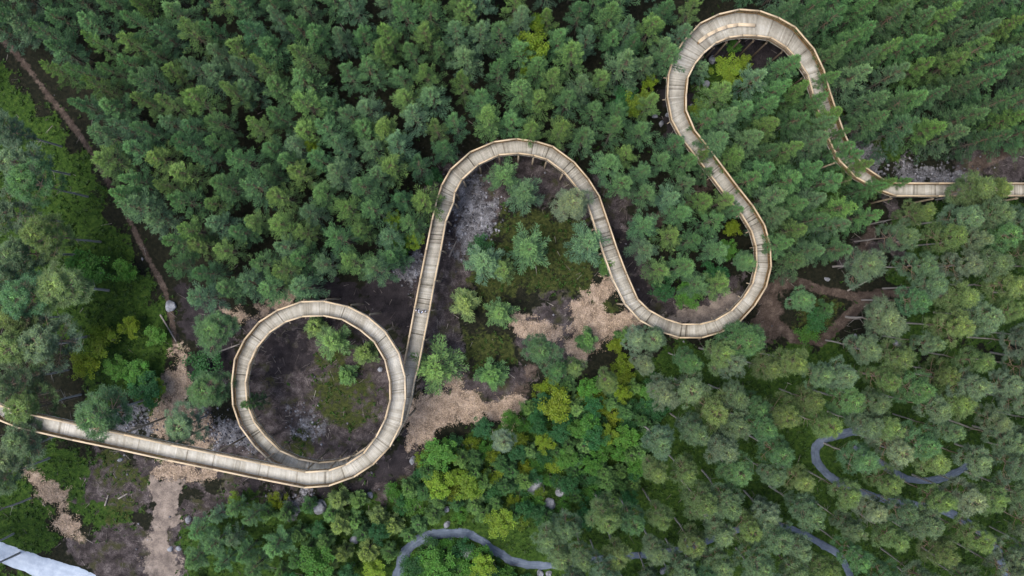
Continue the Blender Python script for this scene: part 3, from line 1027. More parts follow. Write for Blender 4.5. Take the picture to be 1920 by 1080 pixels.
PROTO = {
    'young': [conifer(11 + k, 12.0, 3.4, rd * 1.12, 0.62, 5.5, thin=th) for k, (rd, th) in enumerate(((1.9, 1), (2.05, 0.88), (1.75, 1), (2.1, 0.82), (1.9, 0.9), (1.65, 1), (2.0, 0.78), (1.85, 0.7)))],
    'spruce': [conifer(41 + k, 13.0, 2.2, rd * 1.08, 0.52, 6, dens=11, spruce=True, thin=th) for k, (rd, th) in enumerate(((2.1, 0.9), (1.85, 0.8), (2.25, 0.78), (1.95, 0.7), (2.3, 0.65)))],
    'tall': [tall_pine(71 + k, 15.0, zc, rd, 0, nl, tf) for k, (zc, rd, nl, tf) in enumerate(((7.6, 2.6, 30, 22), (8.4, 2.5, 24, 24), (6.6, 2.7, 34, 20), (8.0, 2.7, 26, 24), (7.2, 2.4, 32, 22), (9.0, 2.5, 22, 24), (7.8, 2.8, 26, 22)))],
    'sapling': [conifer(101 + k, 5.0, 0.5, 1.25, 0.40, 5.5, dens=14) for k in range(3)],
    'birch': [broadleaf(131 + k, 7.0, rd, 64, 60) for k, rd in enumerate((1.6, 1.9, 1.4, 1.7))],
    'bush': [broadleaf(151 + k, 2.4, rd, 34, 50, 4, 0.13) for k, rd in enumerate((1.1, 1.3, 0.95))],
}
PH = {'young': 12.0, 'spruce': 13.0, 'tall': 15.0, 'sapling': 5.0, 'birch': 7.0, 'bush': 2.4}
PR = {'young': 1.9, 'spruce': 2.0, 'tall': 2.4, 'sapling': 1.25, 'birch': 1.7, 'bush': 1.1}      # crown radius
ZREF = {'young': 0.78, 'spruce': 0.74, 'tall': 0.82, 'sapling': 0.6, 'birch': 0.75, 'bush': 0.6}
TONES = {   # own colour of the needles / leaves
    'young': {'mid green': (0.031, 0.080, 0.042), 'yellow-tipped': (0.042, 0.090, 0.036), 'blue-green': (0.037, 0.083, 0.056), 'dark green': (0.022, 0.062, 0.035)},
    'spruce': {'mid green': (0.024, 0.067, 0.032), 'yellow-tipped': (0.032, 0.074, 0.027), 'blue-green': (0.029, 0.068, 0.043), 'dark green': (0.020, 0.051, 0.028)},
    'tall': {'grey-green': (0.056, 0.098, 0.058), 'olive green': (0.063, 0.105, 0.040), 'pale silvery': (0.076, 0.116, 0.078), 'mid green': (0.040, 0.094, 0.042)},
    'sapling': {'mid green': (0.036, 0.088, 0.036), 'pale green': (0.060, 0.108, 0.045), 'dark green': (0.021, 0.062, 0.027)},
    'birch': {'fresh green': (0.047, 0.138, 0.020), 'yellow-leaved': (0.105, 0.168, 0.010), 'deep green': (0.019, 0.084, 0.026), 'lime green': (0.11, 0.19, 0.018)},
    'bush': {'fresh green': (0.042, 0.125, 0.018), 'yellow-leaved': (0.100, 0.152, 0.010), 'deep green': (0.018, 0.074, 0.022), 'lime green': (0.10, 0.170, 0.018)},
}
TREES = []      # dict(kind, u, v, h, rad, tone, zone)


def T(kind, u, v, dpx, tone, h=None, zone=None):
    """one tree from the middle of its crown in the photo, its crown width in photo pixels and its height"""
    if h is None:
        h = {'young': 11.5, 'spruce': 12.5, 'tall': 14.5, 'sapling': 4.5, 'birch': 6.0, 'bush': 2.2}[kind] * random.uniform(0.92, 1.08)
    z = h * ZREF[kind]
    x, y, _ = P(u, v, z)
    rad = dpx / 2 * (H - z) / FPX
    TREES.append(dict(kind=kind, u=u, v=v, x=x, y=y, h=h, rad=rad, tone=tone, zone=zone))


# --- trees picked out one by one
Y, S_, TL, B, BU, SA = 'young', 'spruce', 'tall', 'birch', 'bush', 'sapling'
G, YT, BG, DG = 'mid green', 'yellow-tipped', 'blue-green', 'dark green'
ring = 'inside the ring'
for k, u, v, d, t, h in ((SA, 590, 612, 46, 'pale green', 4.0), (Y, 622, 642, 74, YT, 7.0), (SA, 684, 664, 50, 'pale green', 4.0), (SA, 651, 704, 42, 'mid green', 3.4), (Y, 466, 760, 46, G, 9.0)):
    T(k, u, v, d, t, h, ring)
for k, u, v, d, t, h in ((TL, 400, 622, 92, 'mid green', 11), (BU, 383, 684, 60, 'deep green', 2.6), (TL, 388, 727, 84, 'mid green', 10), (TL, 338, 800, 78, 'grey-green', 10)):
    T(k, u, v, d, t, h, 'between wood-chip track and ring')
lf = 'left of the footpath'
for u, v, d, t in ((5, 240, 80, 'grey-green'), (25, 300, 84, 'grey-green'), (55, 345, 86, 'mid green'), (10, 400, 84, 'grey-green'), (85, 442, 84, 'olive green'), (35, 470, 86, 'grey-green'),
                   (110, 545, 110, 'olive green'), (40, 560, 90, 'mid green'), (85, 640, 104, 'grey-green'), (30, 655, 90, 'olive green'), (15, 600, 80, 'olive green'),
                   (50, 765, 84, 'olive green'), (185, 775, 104, 'mid green'), (10, 715, 80, 'grey-green'), (0, 520, 80, 'grey-green')):
    T(TL, u, v, d, t, None, lf)
for u, v, d, t, h in ((160, 510, 84, 'fresh green', 5), (225, 510, 50, 'fresh green', 4), (190, 640, 70, 'yellow-leaved', 4.5), (235, 618, 44, 'yellow-leaved', 4), (150, 690, 60, 'yellow-leaved', 5),
                      (250, 695, 62, 'fresh green', 4), (285, 632, 44, 'fresh green', 3), (265, 735, 70, 'deep green', 4), (295, 725, 36, 'lime green', 2.5), (215, 690, 50, 'fresh green', 4)):
    T(B, u, v, d, t, h, lf)
bl = 'bottom left corner'
for u, v, t in ((-60, 985, 'grey-green'), (-95, 1060, 'grey-green'), (-80, 1100, 'olive green'), (15, 845, 'pale silvery'), (40, 830, 'grey-green'), (-20, 900, 'grey-green')):
    T(TL, u, v, 84, t, 14.0, bl)
cl = 'in the clearing under the first bend'
for k, u, v, d, t, h in ((Y, 945, 325, 62, G, 7.5), (Y, 985, 360, 74, BG, 8), (TL, 1072, 380, 76, 'pale silvery', 10), (Y, 993, 468, 92, G, 9), (Y, 908, 497, 78, BG, 8),
                         (Y, 942, 507, 52, YT, 7), (SA, 873, 570, 62, 'pale green', 4.5), (Y, 935, 588, 64, YT, 7), (Y, 1100, 455, 80, BG, 9.5), (SA, 1142, 493, 52, 'mid green', 5.0),
                         (Y, 818, 690, 100, YT, 8.5), (SA, 924, 704, 62, 'mid green', 5), (SA, 1100, 640, 46, 'mid green', 4.5), (BU, 900, 460, 40, 'deep green', 1.8), (SA, 870, 560, 40, 'mid green', 3)):
    T(k, u, v, d, t, h, cl)
lb = 'below the clearing'
for k, u, v, d, t, h in ((TL, 1016, 658, 72, 'mid green', 11), (TL, 1045, 697, 50, 'mid green', 10), (TL, 1080, 690, 46, 'olive green', 9), (SA, 1168, 632, 36, 'mid green', 4), (TL, 1195, 640, 54, 'pale silvery', 9),
                         (TL, 1228, 640, 58, 'grey-green', 10), (B, 1155, 652, 34, 'yellow-leaved', 4), (B, 1167, 680, 46, 'yellow-leaved', 6), (TL, 1210, 682, 50, 'pale silvery', 10), (TL, 1138, 718, 48, 'olive green', 10),
                         (B, 1040, 756, 72, 'yellow-leaved', 6), (BU, 1095, 746, 26, 'yellow-leaved', 2.4), (BU, 1128, 768, 24, 'yellow-leaved', 2.4), (B, 1168, 738, 36, 'yellow-leaved', 4), (TL, 1250, 735, 66, 'pale silvery', 12),
                         (B, 815, 857, 62, 'fresh green', 5), (B, 824, 908, 58, 'lime green', 5), (B, 872, 917, 62, 'lime green', 5.5), (B, 852, 895, 40, 'lime green', 4.5), (TL, 944, 828, 54, 'pale silvery', 9), (B, 936, 985, 60, 'lime green', 5.5),
                         (BU, 885, 835, 26, 'yellow-leaved', 2.5), (BU, 846, 855, 24, 'yellow-leaved', 2.2), (BU, 925, 853, 26, 'yellow-leaved', 2.4), (B, 1024, 832, 42, 'yellow-leaved', 4), (BU, 985, 880, 30, 'yellow-leaved', 2.5),
                         (B, 1063, 858, 48, 'fresh green', 5), (B, 1145, 815, 40, 'lime green', 4.5), (BU, 977, 830, 30, 'yellow-leaved', 2), (BU, 978, 982, 28, 'lime green', 2.5), (BU, 1016, 928, 24, 'lime green', 2.0),
                         (BU, 1058, 945, 28, 'fresh green', 2.0), (B, 1160, 850, 36, 'fresh green', 4.5), (B, 1005, 800, 40, 'deep green', 5), (B, 1100, 800, 56, 'fresh green', 5), (B, 1130, 850, 44, 'fresh green', 5)):
    T(k, u, v, d, t, h, lb)
lw = 'below the ring'
for k, u, v, d, t, h in ((B, 590, 1058, 74, 'fresh green', 6), (Y, 515, 1025, 66, G, 7), (SA, 640, 985, 46, 'pale green', 4.5), (SA, 735, 988, 42, 'pale green', 4), (SA, 690, 1035, 46, 'pale green', 4.5), (B, 702, 1072, 46, 'lime green', 4),
                         (B, 820, 1060, 66, 'fresh green', 5), (B, 905, 1068, 52, 'lime green', 5), (BU, 860, 1075, 44, 'fresh green', 2.4), (Y, 365, 1000, 50, G, 7), (Y, 402, 972, 34, BG, 6), (Y, 438, 955, 42, G, 6),
                         (Y, 468, 972, 44, G, 7), (Y, 398, 1022, 52, G, 7), (Y, 432, 1012, 40, BG, 6), (Y, 455, 1040, 46, G, 7), (Y, 362, 1052, 52, G, 7), (Y, 412, 1062, 46, G, 7), (Y, 475, 1068, 50, G, 7), (B, 440, 938, 34, 'lime green', 3),
                         (SA, 535, 965, 36, 'mid green', 4), (SA, 500, 960, 40, 'mid green', 4), (SA, 620, 965, 34, 'mid green', 3.5), (SA, 665, 975, 36, 'mid green', 3.5), (B, 655, 1075, 44, 'deep green', 4), (SA, 560, 1000, 36, 'mid green', 4),
                         (SA, 815, 965, 38, 'mid green', 4), (SA, 610, 1015, 40, 'mid green', 4), (BU, 755, 945, 34, 'deep green', 2), (BU, 735, 920, 30, 'fresh green', 2), (SA, 765, 1005, 34, 'mid green', 3.5), (SA, 930, 945, 30, 'mid green', 3.2)):
    T(k, u, v, d, t, h, lw)
on = 'overhanging the boardwalk'
for k, u, v, d, t, h in ((Y, 796, 378, 70, YT, 11), (Y, 1258, 105, 66, G, 12), (Y, 1245, 85, 60, BG, 11), (S_, 1478, 122, 74, G, 12), (S_, 1548, 150, 50, G, 11.5), (S_, 1560, 215, 66, YT, 12.5), (S_, 1530, 260, 70, BG, 12.5), (S_, 1570, 255, 40, G, 11),
                         (S_, 1612, 312, 50, YT, 11.5), (S_, 1590, 300, 50, G, 11), (S_, 1640, 350, 44, G, 11.5), (S_, 1690, 338, 34, G, 9), (S_, 1532, 190, 54, G, 12), (S_, 1538, 232, 56, BG, 12), (S_, 1580, 276, 52, G, 11.5), (S_, 1655, 345, 44, YT, 11), (TL, 1830, 345, 84, 'olive green', 14.5), (TL, 1862, 352, 60, 'olive green', 14.5),
                         (Y, 1295, 300, 56, G, 11.5), (Y, 1318, 292, 40, YT, 10.5), (Y, 1268, 268, 60, G, 11), (Y, 1358, 378, 48, YT, 10), (Y, 1382, 392, 44, G, 10), (Y, 1325, 322, 38, G, 10),
                         (TL, 1395, 640, 86, 'mid green', 12.5), (TL, 1350, 665, 76, 'olive green', 12), (TL, 1372, 675, 60, 'pale silvery', 12)):
    T(k, u, v, d, t, h, on)
rl_ = 'inside the right loop'
for k, u, v, d, t, h in ((B, 1375, 132, 60, 'lime green', 4), (B, 1395, 115, 30, 'lime green', 4), (B, 1318, 205, 44, 'lime green', 3.5), (B, 1375, 82, 30, 'fresh green', 4), (Y, 1318, 125, 44, BG, 7), (Y, 1415, 145, 66, BG, 10)):
    T(k, u, v, d, t, h, rl_)
bb = 'above the lower bend'
for k, u, v, d, t, h in ((B, 1290, 555, 56, 'fresh green', 3.5), (B, 1345, 510, 56, 'deep green', 6), (B, 1372, 470, 40, 'fresh green', 5), (B, 1375, 430, 36, 'yellow-leaved', 5), (B, 1240, 540, 50, 'deep green', 5), (TL, 1400, 490, 50, 'mid green', 8)):
    T(k, u, v, d, t, h, bb)
ds = 'in the dense upper stand'
for k, u, v, d, t, h in ((B, 1195, 185, 58, 'lime green', 7), (B, 1222, 158, 30, 'lime green', 6), (B, 1165, 185, 50, 'deep green', 6), (B, 1000, 80, 66, 'lime green', 9), (B, 1005, 45, 34, 'lime green', 9), (B, 985, 130, 28, 'lime green', 8), (B, 585, 272, 28, 'lime green', 9),
                         (B, 745, 415, 36, 'lime green', 7), (B, 775, 450, 40, 'lime green', 6), (B, 740, 455, 56, 'fresh green', 6), (B, 815, 335, 40, 'deep green', 5), (Y, 1172, 118, 78, BG, 13), (Y, 200, 298, 74, YT, 11), (Y, 225, 370, 60, G, 11)):
    T(k, u, v, d, t, h, ds)
for u, v, t in ((1160, 1046, 'olive green'), (1232, 1036, 'grey-green'), (1300, 1020, 'olive green'), (1352, 1000, 'grey-green'), (1405, 985, 'olive green')):
    T(TL, u, v, 64, t, 12.5, 'over the hidden middle of the bottom path')
for u, v, t in ((1625, 800, 'grey-green'), (1668, 795, 'olive green'), (1825, 862, 'pale silvery')):
    T(TL, u, v, 70, t, 13.5, 'over the end of the hairpin path')
rw = 'beside the dirt loop'
for k, u, v, d, t, h in ((TL, 1505, 562, 58, 'mid green', 7), (TL, 1655, 600, 92, 'pale silvery', 12), (BU, 1530, 600, 44, 'deep green', 1.6), (BU, 1515, 625, 40, 'fresh green', 1.4), (TL, 1632, 495, 88, 'grey-green', 12.5), (S_, 1490, 490, 70, DG, 8), (SA, 1550, 580, 36, 'dark green', 3)):
    T(k, u, v, d, t, h, rw)

# --- the closed stands: crowns spread at their natural spacing inside each stand's outline
def inside(u, v, poly):
    return sdist_poly(np.array([float(u)]), np.array([float(v)]), poly)[0] < 0


def fill(kind, poly, gap, dlo, dhi, tones, hlo, hhi, zone, avoid=(), pathgap=0, deckgap=24, mix=None):
    poly = [tuple(p) for p in poly]
    xs, ys = [p[0] for p in poly], [p[1] for p in poly]
    fails, pts = 0, []
    while fails < 2500:
        u, v = random.uniform(min(xs), max(xs)), random.uniform(min(ys), max(ys))
        ok = inside(u, v, poly)
        if ok:
            for t in TREES:
                if abs(t['u'] - u) < gap and abs(t['v'] - v) < gap:
                    g = gap if t['kind'] in ('young', 'spruce', 'tall') else gap * 0.62
                    if (t['u'] - u) ** 2 + (t['v'] - v) ** 2 < g * g:
                        ok = False
                        break
        if ok and dist_line(u, v, DECK_PX) < deckgap + 10:
            ok = False
        if ok and pathgap and any(dist_line(u, v, p) < pathgap for p in ALL_PATHS):
            ok = False
        if ok:
            for ax_, ay_, ar in avoid:
                if (u - ax_) ** 2 + (v - ay_) ** 2 < ar * ar:
                    ok = False
        if not ok:
            fails += 1
            continue
        kk, tt = kind, random.choice(tones)
        dd, hh = random.uniform(dlo, dhi), random.uniform(hlo, hhi)
        if mix and random.random() < mix[0]:
            kk, tt, dd, hh = mix[1](random)
        T(kk, u, v, dd, tt, hh, zone)


P1 = [(-70, -70), (1350, -70), (1290, 50), (1250, 110), (1236, 160), (1205, 245), (1130, 250), (1060, 270), (970, 232), (880, 250), (810, 310), (790, 380), (760, 470), (715, 545), (690, 515), (560, 540), (450, 578), (370, 560), (320, 530), (285, 440), (240, 360), (180, 290), (125, 190), (60, 95), (-70, 10)]
gaps = [(620, 112, 24), (845, 172, 22), (730, 28, 22), (500, 60, 22), (1000, 10, 22), (945, 30, 18), (375, 80, 18), (290, 165, 18), (350, 165, 16), (705, 160, 14), (1130, 190, 18), (560, 380, 18), (605, 405, 16), (720, 360, 18), (690, 470, 18), (325, 70, 14), (215, 75, 14), (1110, 110, 14)]
fill('young', P1, 35.5, 48, 72, [G, G, YT, YT, BG, BG, G, DG], 9.0, 13.8, 'dense', gaps)
P2 = [(1085, 285), (1130, 262), (1235, 268), (1290, 310), (1390, 420), (1395, 480), (1350, 540), (1290, 535), (1225, 530), (1195, 430), (1180, 370), (1130, 320)]
fill('young', P2, 39, 50, 66, [G, YT, BG, G], 8.5, 11, 'between', [(1235, 405, 24), (1280, 370, 24), (1320, 345, 20)])
P3 = [(1325, 150), (1380, 130), (1490, 105), (1530, 190), (1570, 300), (1630, 390), (1600, 450), (1520, 490), (1470, 470), (1450, 400), (1400, 330), (1340, 260), (1310, 200)]
fill('spruce', P3, 37, 56, 72, [G, G, YT, BG, DG], 10.5, 13, 'loop', [(1480, 215, 14), (1345, 230, 16)])
P4 = [(1400, -70), (2010, -70), (2010, 265), (1890, 255), (1820, 262), (1740, 262), (1690, 250), (1640, 235), (1610, 205), (1575, 130), (1530, 50), (1465, 0)]
fill('spruce', P4, 38, 54, 76, [G, DG, DG, BG, YT], 10.5, 15, 'upper right', [(1580, 180, 14), (1900, 130, 14)])
P5 = [(1700, 395), (2010, 385), (2010, 1160), (1060, 1160), (1075, 1075), (1060, 1020), (1110, 980), (1190, 940), (1210, 850), (1255, 760), (1255, 672), (1330, 662), (1430, 640), (1480, 672), (1560, 680), (1620, 640), (1690, 540), (1690, 440)]
fill('tall', P5, 45, 52, 76, ['grey-green', 'grey-green', 'olive green', 'olive green', 'pale silvery', 'mid green'], 12.0, 15.5, 'pines', [(1880, 650, 34), (1620, 700, 18), (1860, 820, 18), (1690, 915, 20), (1400, 1060, 14), (1240, 930, 18), (1340, 870, 18), (1535, 850, 36), (1700, 893, 38), (1615, 925, 32), (1725, 948, 26), (1805, 978, 38), (1480, 990, 32), (1530, 1012, 30)], pathgap=9)
P5b = [(1000, 985), (1070, 960), (1090, 1010), (1060, 1045), (1000, 1040)]
fill('tall', P5b, 40, 56, 70, ['olive green', 'grey-green'], 10, 12, 'pines', pathgap=12)
P6 = [(790, 850), (960, 790), (1000, 740), (1060, 720), (1150, 700), (1260, 720), (1215, 830), (1190, 930), (1100, 970), (960, 990), (780, 950)]


def mix6(r):
    k = r.random()
    if k < 0.45: return 'birch', r.choice(['deep green', 'fresh green', 'deep green']), r.uniform(34, 52), r.uniform(3, 5.5)
    if k < 0.7: return 'bush', r.choice(['deep green', 'fresh green', 'yellow-leaved']), r.uniform(24, 40), r.uniform(1.5, 2.6)
    return 'sapling', r.choice(['mid green', 'dark green']), r.uniform(30, 44), r.uniform(3, 5)


fill('sapling', P6, 32, 32, 44, ['mid green', 'dark green'], 3.2, 5.2, 'thicket', [(1005, 912, 18), (1050, 925, 18), (1035, 945, 16)], mix=(0.75, mix6))
P7 = [(350, 970), (470, 930), (600, 935), (790, 890), (860, 960), (740, 1010), (720, 1130), (345, 1130)]
fill('sapling', P7, 44, 32, 44, ['mid green', 'dark green', 'pale green'], 2.8, 4.8, 'below', [(600, 952, 20), (665, 1011, 16), (838, 984, 12), (700, 925, 24)], mix=(0.5, mix6), pathgap=18)
P8 = [(770, 1045), (800, 1025), (860, 1018), (920, 1050), (1000, 1085), (1000, 1130), (770, 1130)]
fill('bush', P8, 34, 30, 44, ['fresh green', 'deep green'], 1.6, 2.6, 'below', [(875, 1038, 16)], pathgap=20)

# --- names, labels, building
KNAME = {'young': 'young_pine_tree', 'spruce': 'spruce_tree', 'tall': 'tall_pine_tree', 'sapling': 'conifer_sapling', 'birch': 'birch_tree', 'bush': 'leafy_bush'}
KWORD = {'young': 'young pine', 'spruce': 'spruce', 'tall': 'bare-stemmed pine', 'sapling': 'conifer sapling', 'birch': 'broadleaf tree', 'bush': 'bush'}
KCAT = {'young': 'pine tree', 'spruce': 'spruce tree', 'tall': 'pine tree', 'sapling': 'sapling', 'birch': 'broadleaf tree', 'bush': 'bush'}
KGROUP = {'young': 'young pines of the plantation', 'spruce': 'spruces around the right loop', 'tall': 'bare-stemmed pines', 'sapling': 'small conifers of the undergrowth', 'birch': 'broadleaf trees among the conifers', 'bush': 'bushes of the undergrowth'}


def place(t):
    z = t['zone']
    if z in ('dense', ds):
        c = min(5, max(0, int(t['u'] // 220))); r_ = min(3, max(0, int(t['v'] // 145)))
        return ['top edge', 'upper', 'middle', 'lower'][r_] + ' dense stand ' + ['far left', 'left', 'centre left', 'centre', 'centre right', 'before right loop'][c]
    if z == 'upper right':
        return ('top' if t['v'] < 100 else 'lower') + ' of upper right corner stand' + (', right edge' if t['u'] > 1760 else '')
    if z == 'loop': return ('upper part' if t['v'] < 290 else 'lower part') + ' inside right loop'
    if z == 'between': return ('upper' if t['v'] < 380 else 'lower') + ' gap between the two boardwalk bends'
    if z == 'pines':
        c = min(4, max(0, int((t['u'] - 1000) // 190))); r_ = min(4, max(0, int((t['v'] - 380) // 150)))
        return 'right pinewood ' + 'ABCDE'[r_] + 'ABCDE'[c]
    if z == 'thicket':
        return ('upper ' if t['v'] < 860 else 'lower ') + ('left' if t['u'] < 940 else 'middle' if t['u'] < 1080 else 'right') + ' part of thicket below clearing'
    if z == 'below':
        return ('upper ' if t['v'] < 1010 else 'lower ') + ('left' if t['u'] < 520 else 'middle' if t['u'] < 680 else 'right') + ' of undergrowth below ring'
    return z or ''


ROW5 = ['beside straight deck', 'below right deck', 'level with dirt loop', 'by hairpin path', 'along bottom edge']
COL5 = ['left part', 'centre left', 'centre', 'centre right', 'right edge']


def words(pl):
    if pl.startswith('right pinewood '):
        a, b = pl[-2:]
        return 'right pinewood ' + ROW5['ABCDE'.index(a)] + ', ' + COL5['ABCDE'.index(b)]
    return {'thicket': 'in thicket below clearing', 'below': 'in undergrowth below ring'}.get(pl, pl)


ORD = ['leftmost', 'second', 'third', 'fourth', 'fifth', 'sixth', 'seventh', 'eighth', 'ninth', 'tenth', 'eleventh', 'twelfth', 'thirteenth', 'fourteenth', 'fifteenth', 'sixteenth']
for t in TREES:
    nat = PR[t['kind']] / PH[t['kind']] * t['h']
    wide = t['rad'] / nat
    t['size'] = 'narrow' if wide < 0.93 else ('broad' if wide > 1.12 else 'medium')
buckets = {}
for t in TREES:
    t['pl'] = words(place(t))
    buckets.setdefault((t['tone'], t['size'], t['kind'], t['pl']), []).append(t)
for (tone, size, kind, pl), ts in buckets.items():
    ts.sort(key=lambda q: q['u'])
    for i, t in enumerate(ts):
        s = f'{tone} {size} {KWORD[kind]}'
        if len(ts) > 1:
            o = ORD[min(i, 15)]
            s += ' ' + (o if i == 0 else ('rightmost' if i == len(ts) - 1 else o + ' from left'))
        t['label'] = f'{s}, {pl}'

for n_, t in enumerate(TREES):
    k = t['kind']
    ps = PROTO[k]
    tm, cm = ps[random.randrange(len(ps))]
    root = bpy.data.objects.new(KNAME[k], None)
    root.empty_display_size = 0.5
    g = gh(t['x'], t['y'])
    root.location = (t['x'], t['y'], g)
    sxy = t['rad'] / PR[k] * 1.0
    root.scale = (sxy, sxy, t['h'] / PH[k])
    root.rotation_euler = (random.gauss(0, 0.02), random.gauss(0, 0.02), random.uniform(0, 6.283))
    link(root)
    tag(root, t['label'], KCAT[k], KGROUP[k])
    tr = obj('trunk', tm, root)
    cr = obj('crown', cm, root)
    c = TONES[k][t['tone']]
    j = random.uniform(0.82, 1.2)
    cr.color = (c[0] * j * random.uniform(0.93, 1.07), c[1] * j, c[2] * j * random.uniform(0.9, 1.1), 1)
from collections import Counter
print('TREES', Counter(t['kind'] for t in TREES), 'labels unique', len({t['label'] for t in TREES}), len(TREES))

# the wood going on beyond the frame
def outer_wood():
    r = np.random.default_rng(5)
    cr = Crown()
    cnt = 0
    X = 0
    while cnt < 420:
        x, y = r.uniform(-105, 105), r.uniform(-75, 75)
        u, v = pix(x, y, 9.0)
        m = 95
        if -m < u < 1920 + m and -m < v < 1080 + m:
            continue
        h = r.uniform(10, 15)
        cnt += 1
        n = 260
        q = r.random(n) ** 0.7
        a = r.random(n) * 6.283
        rr = (1 - q) * 2.0 * np.sqrt(r.random(n)) + 0.15
        p = np.stack([x + rr * np.cos(a), y + rr * np.sin(a), h * (0.35 + 0.65 * q) + gh(x, y)], 1)
        D = np.stack([np.cos(a), np.sin(a), 0.3 + q], 1) + r.normal(0, 0.3, (n, 3))
        cr.add(p, D, np.full(n, 0.75), np.full(n, 0.38), 0.5 * r.random(n), r.random(n))
        # stem
        cr.add(np.array([[x, y, -0.2]]), np.array([[0.001, 0, 1.0]]), np.array([h]), np.array([0.3]), np.zeros(1), np.zeros(1))
    o = obj('surrounding_forest', cr.mesh('surrounding_forest', M_needle, r), kind='stuff', label='dark conifer forest going on all round beyond the picture edge', cat='forest')
    o.color = (0.045, 0.085, 0.04, 1)


outer_wood()

# ------------------------------------------------------------------ boulders
def boulder_mesh(seed, sub=3):
    r = np.random.default_rng(seed)
    import bmesh
    bm = bmesh.new()
    bmesh.ops.create_icosphere(bm, subdivisions=sub, radius=1)
    ph = r.random((6, 3)) * 6.28
    fr = r.normal(0, 1.6, (6, 3))
    for v in bm.verts:
        p = np.array(v.co)
        f = 1 + 0.10 * sum(math.sin(p @ fr[k] * 1.3 + ph[k][0]) for k in range(6)) * 0.7
        q = p * f
        for k in range(5):                       # knock flat faces into it
            nrm = unit(fr[k])
            dd = q @ nrm - 0.78
            if dd > 0:
                q = q - nrm * dd * 0.85
        v.co = Vector(q)
    me = bpy.data.meshes.new('boulder')
    bm.to_mesh(me)
    bm.free()
    a = me.attributes.new('shade', 'FLOAT', 'POINT')
    a.data.foreach_set('value', np.full(len(me.vertices), r.uniform(0.4, 0.75), dtype=np.float32))
    me.materials.append(M_stone)
    return me


BM = [boulder_mesh(200 + k) for k in range(5)]
BOULD = [
    (601, 951, 13, 'large bluish boulder in the moss below the ring'), (665, 1011, 9, 'grey boulder among saplings below the ring'), (876, 1038, 12, 'rounded boulder inside the gravel path curve'),
    (838, 984, 7, 'small pale boulder just above the gravel path bend'), (838, 955, 6, 'small grey stone between bushes above the gravel path'), (1005, 912, 16, 'biggest of three grey boulders in the thicket'),
    (1053, 921, 12, 'rightmost of three grey boulders in the thicket'), (1033, 944, 12, 'lowest of three grey boulders in the thicket'), (774, 863, 8, 'pinkish stone right of the ring beside the peat'),
    (712, 693, 5, 'small white stone inside the ring'), (694, 928, 6, 'small stone below the lower right of the ring'), (1290, 1012, 7, 'stone among pines left of the lower path'),
    (1322, 968, 8, 'pale boulder among the lower pines'), (1243, 1071, 7, 'stone near the bottom edge under pines'), (1013, 1075, 8, 'white stone below the gravel path'), (1028, 1076, 6, 'smaller stone beside the white one below the path'),
    (320, 574, 12, 'bluish boulder beside the footpath left of the ring'), (1324, 156, 7, 'white stone inside the upper right loop'), (1336, 112, 8, 'bluish stone beside the inner rail of the upper bend'),
    (1297, 198, 4, 'small white stone by the railing of the right loop'), (1552, 524, 5, 'small stone on the dirt loop'), (318, 1031, 6, 'left of two pale stones at the bottom left track'), (334, 1030, 6, 'right of two pale stones at the bottom left track'),
    (352, 975, 7, 'stone beside the saplings at the sandy track'), (1683, 644, 9, 'pale stone under pines right of the dirt loop'), (1605, 631, 5, 'small stone at the fork of the dirt loop'), (1228, 218, 6, 'stone left of the deck entering the right loop'),
    (1252, 215, 5, 'stone close under the deck entering the right loop'), (1240, 232, 6, 'dark stone left of the right deck'), (226, 862, 5, 'small white stone below the left ramp'), (845, 1013, 4, 'tiny stone on the inside of the gravel bend'),
    (575, 955, 8, 'brownish stone left of the big bluish boulder'), (1545, 300, 5, 'stone in the shade inside the right loop'), (1270, 225, 5, 'stone under the railing of the right deck'),
]
for k, (u, v, rp, lab) in enumerate(BOULD):
    x, y, _ = P(u, v, 0.2)
    rr = rp * H / FPX
    o = obj('boulder', BM[k % 5], label=lab, cat='boulder', group='boulders on the forest floor')
    o.location = (x, y, gh(x, y) + rr * 0.28)
    o.scale = (rr, rr * random.uniform(0.75, 1.0), rr * random.uniform(0.6, 0.8))
    o.rotation_euler = (random.uniform(-0.2, 0.2), random.uniform(-0.2, 0.2), random.uniform(0, 6.28))

# ------------------------------------------------------------------ fallen logs
LOGS = [((197, 948), (203, 928), 'short pale log lying below the left ramp'), ((842, 482), (856, 452), 'thin bare log beside the straight boardwalk'), ((1205, 690), (1232, 700), 'grey log on the ground below the lower bend'),
        ((1285, 535), (1305, 520), 'thin log inside the lower bend'), ((560, 566), (640, 560), 'dark log along the top of the ring'), ((410, 660), (450, 645), 'weathered log left of the ring'),
        ((1590, 545), (1630, 525), 'log beside the dirt loop fork'), ((222, 935), (240, 925), 'grey branch heap log below the ramp'), ((300, 590), (330, 640), 'log beside the footpath end')]
for (a, b, lab) in LOGS:
    pa, pb = P(*a), P(*b)
    for p in (pa, pb):
        p[2] = gh(p[0], p[1]) + 0.14
    mb = MB()
    m = (pa + pb) / 2
    mb.tube(pa - m, (pb - pa) * 0.1, 0.12, 0.10, 6, 0.7)
    mb.tube((pb - pa) * 0.1, pb - m, 0.10, 0.07, 6, 0.75)
    q = (pb - pa)
    sdir = np.array([-q[1], q[0], 0.3 * np.linalg.norm(q)]) / np.linalg.norm(q)
    mb.tube((pb - pa) * 0.15, (pb - pa) * 0.2 + sdir * 0.5, 0.03, 0.01, 6, 0.7)
    o = obj('fallen_log', mb.mesh('fallen_log', M_stick, smooth=True), label=lab, cat='log', group='fallen logs')
    o.location = m

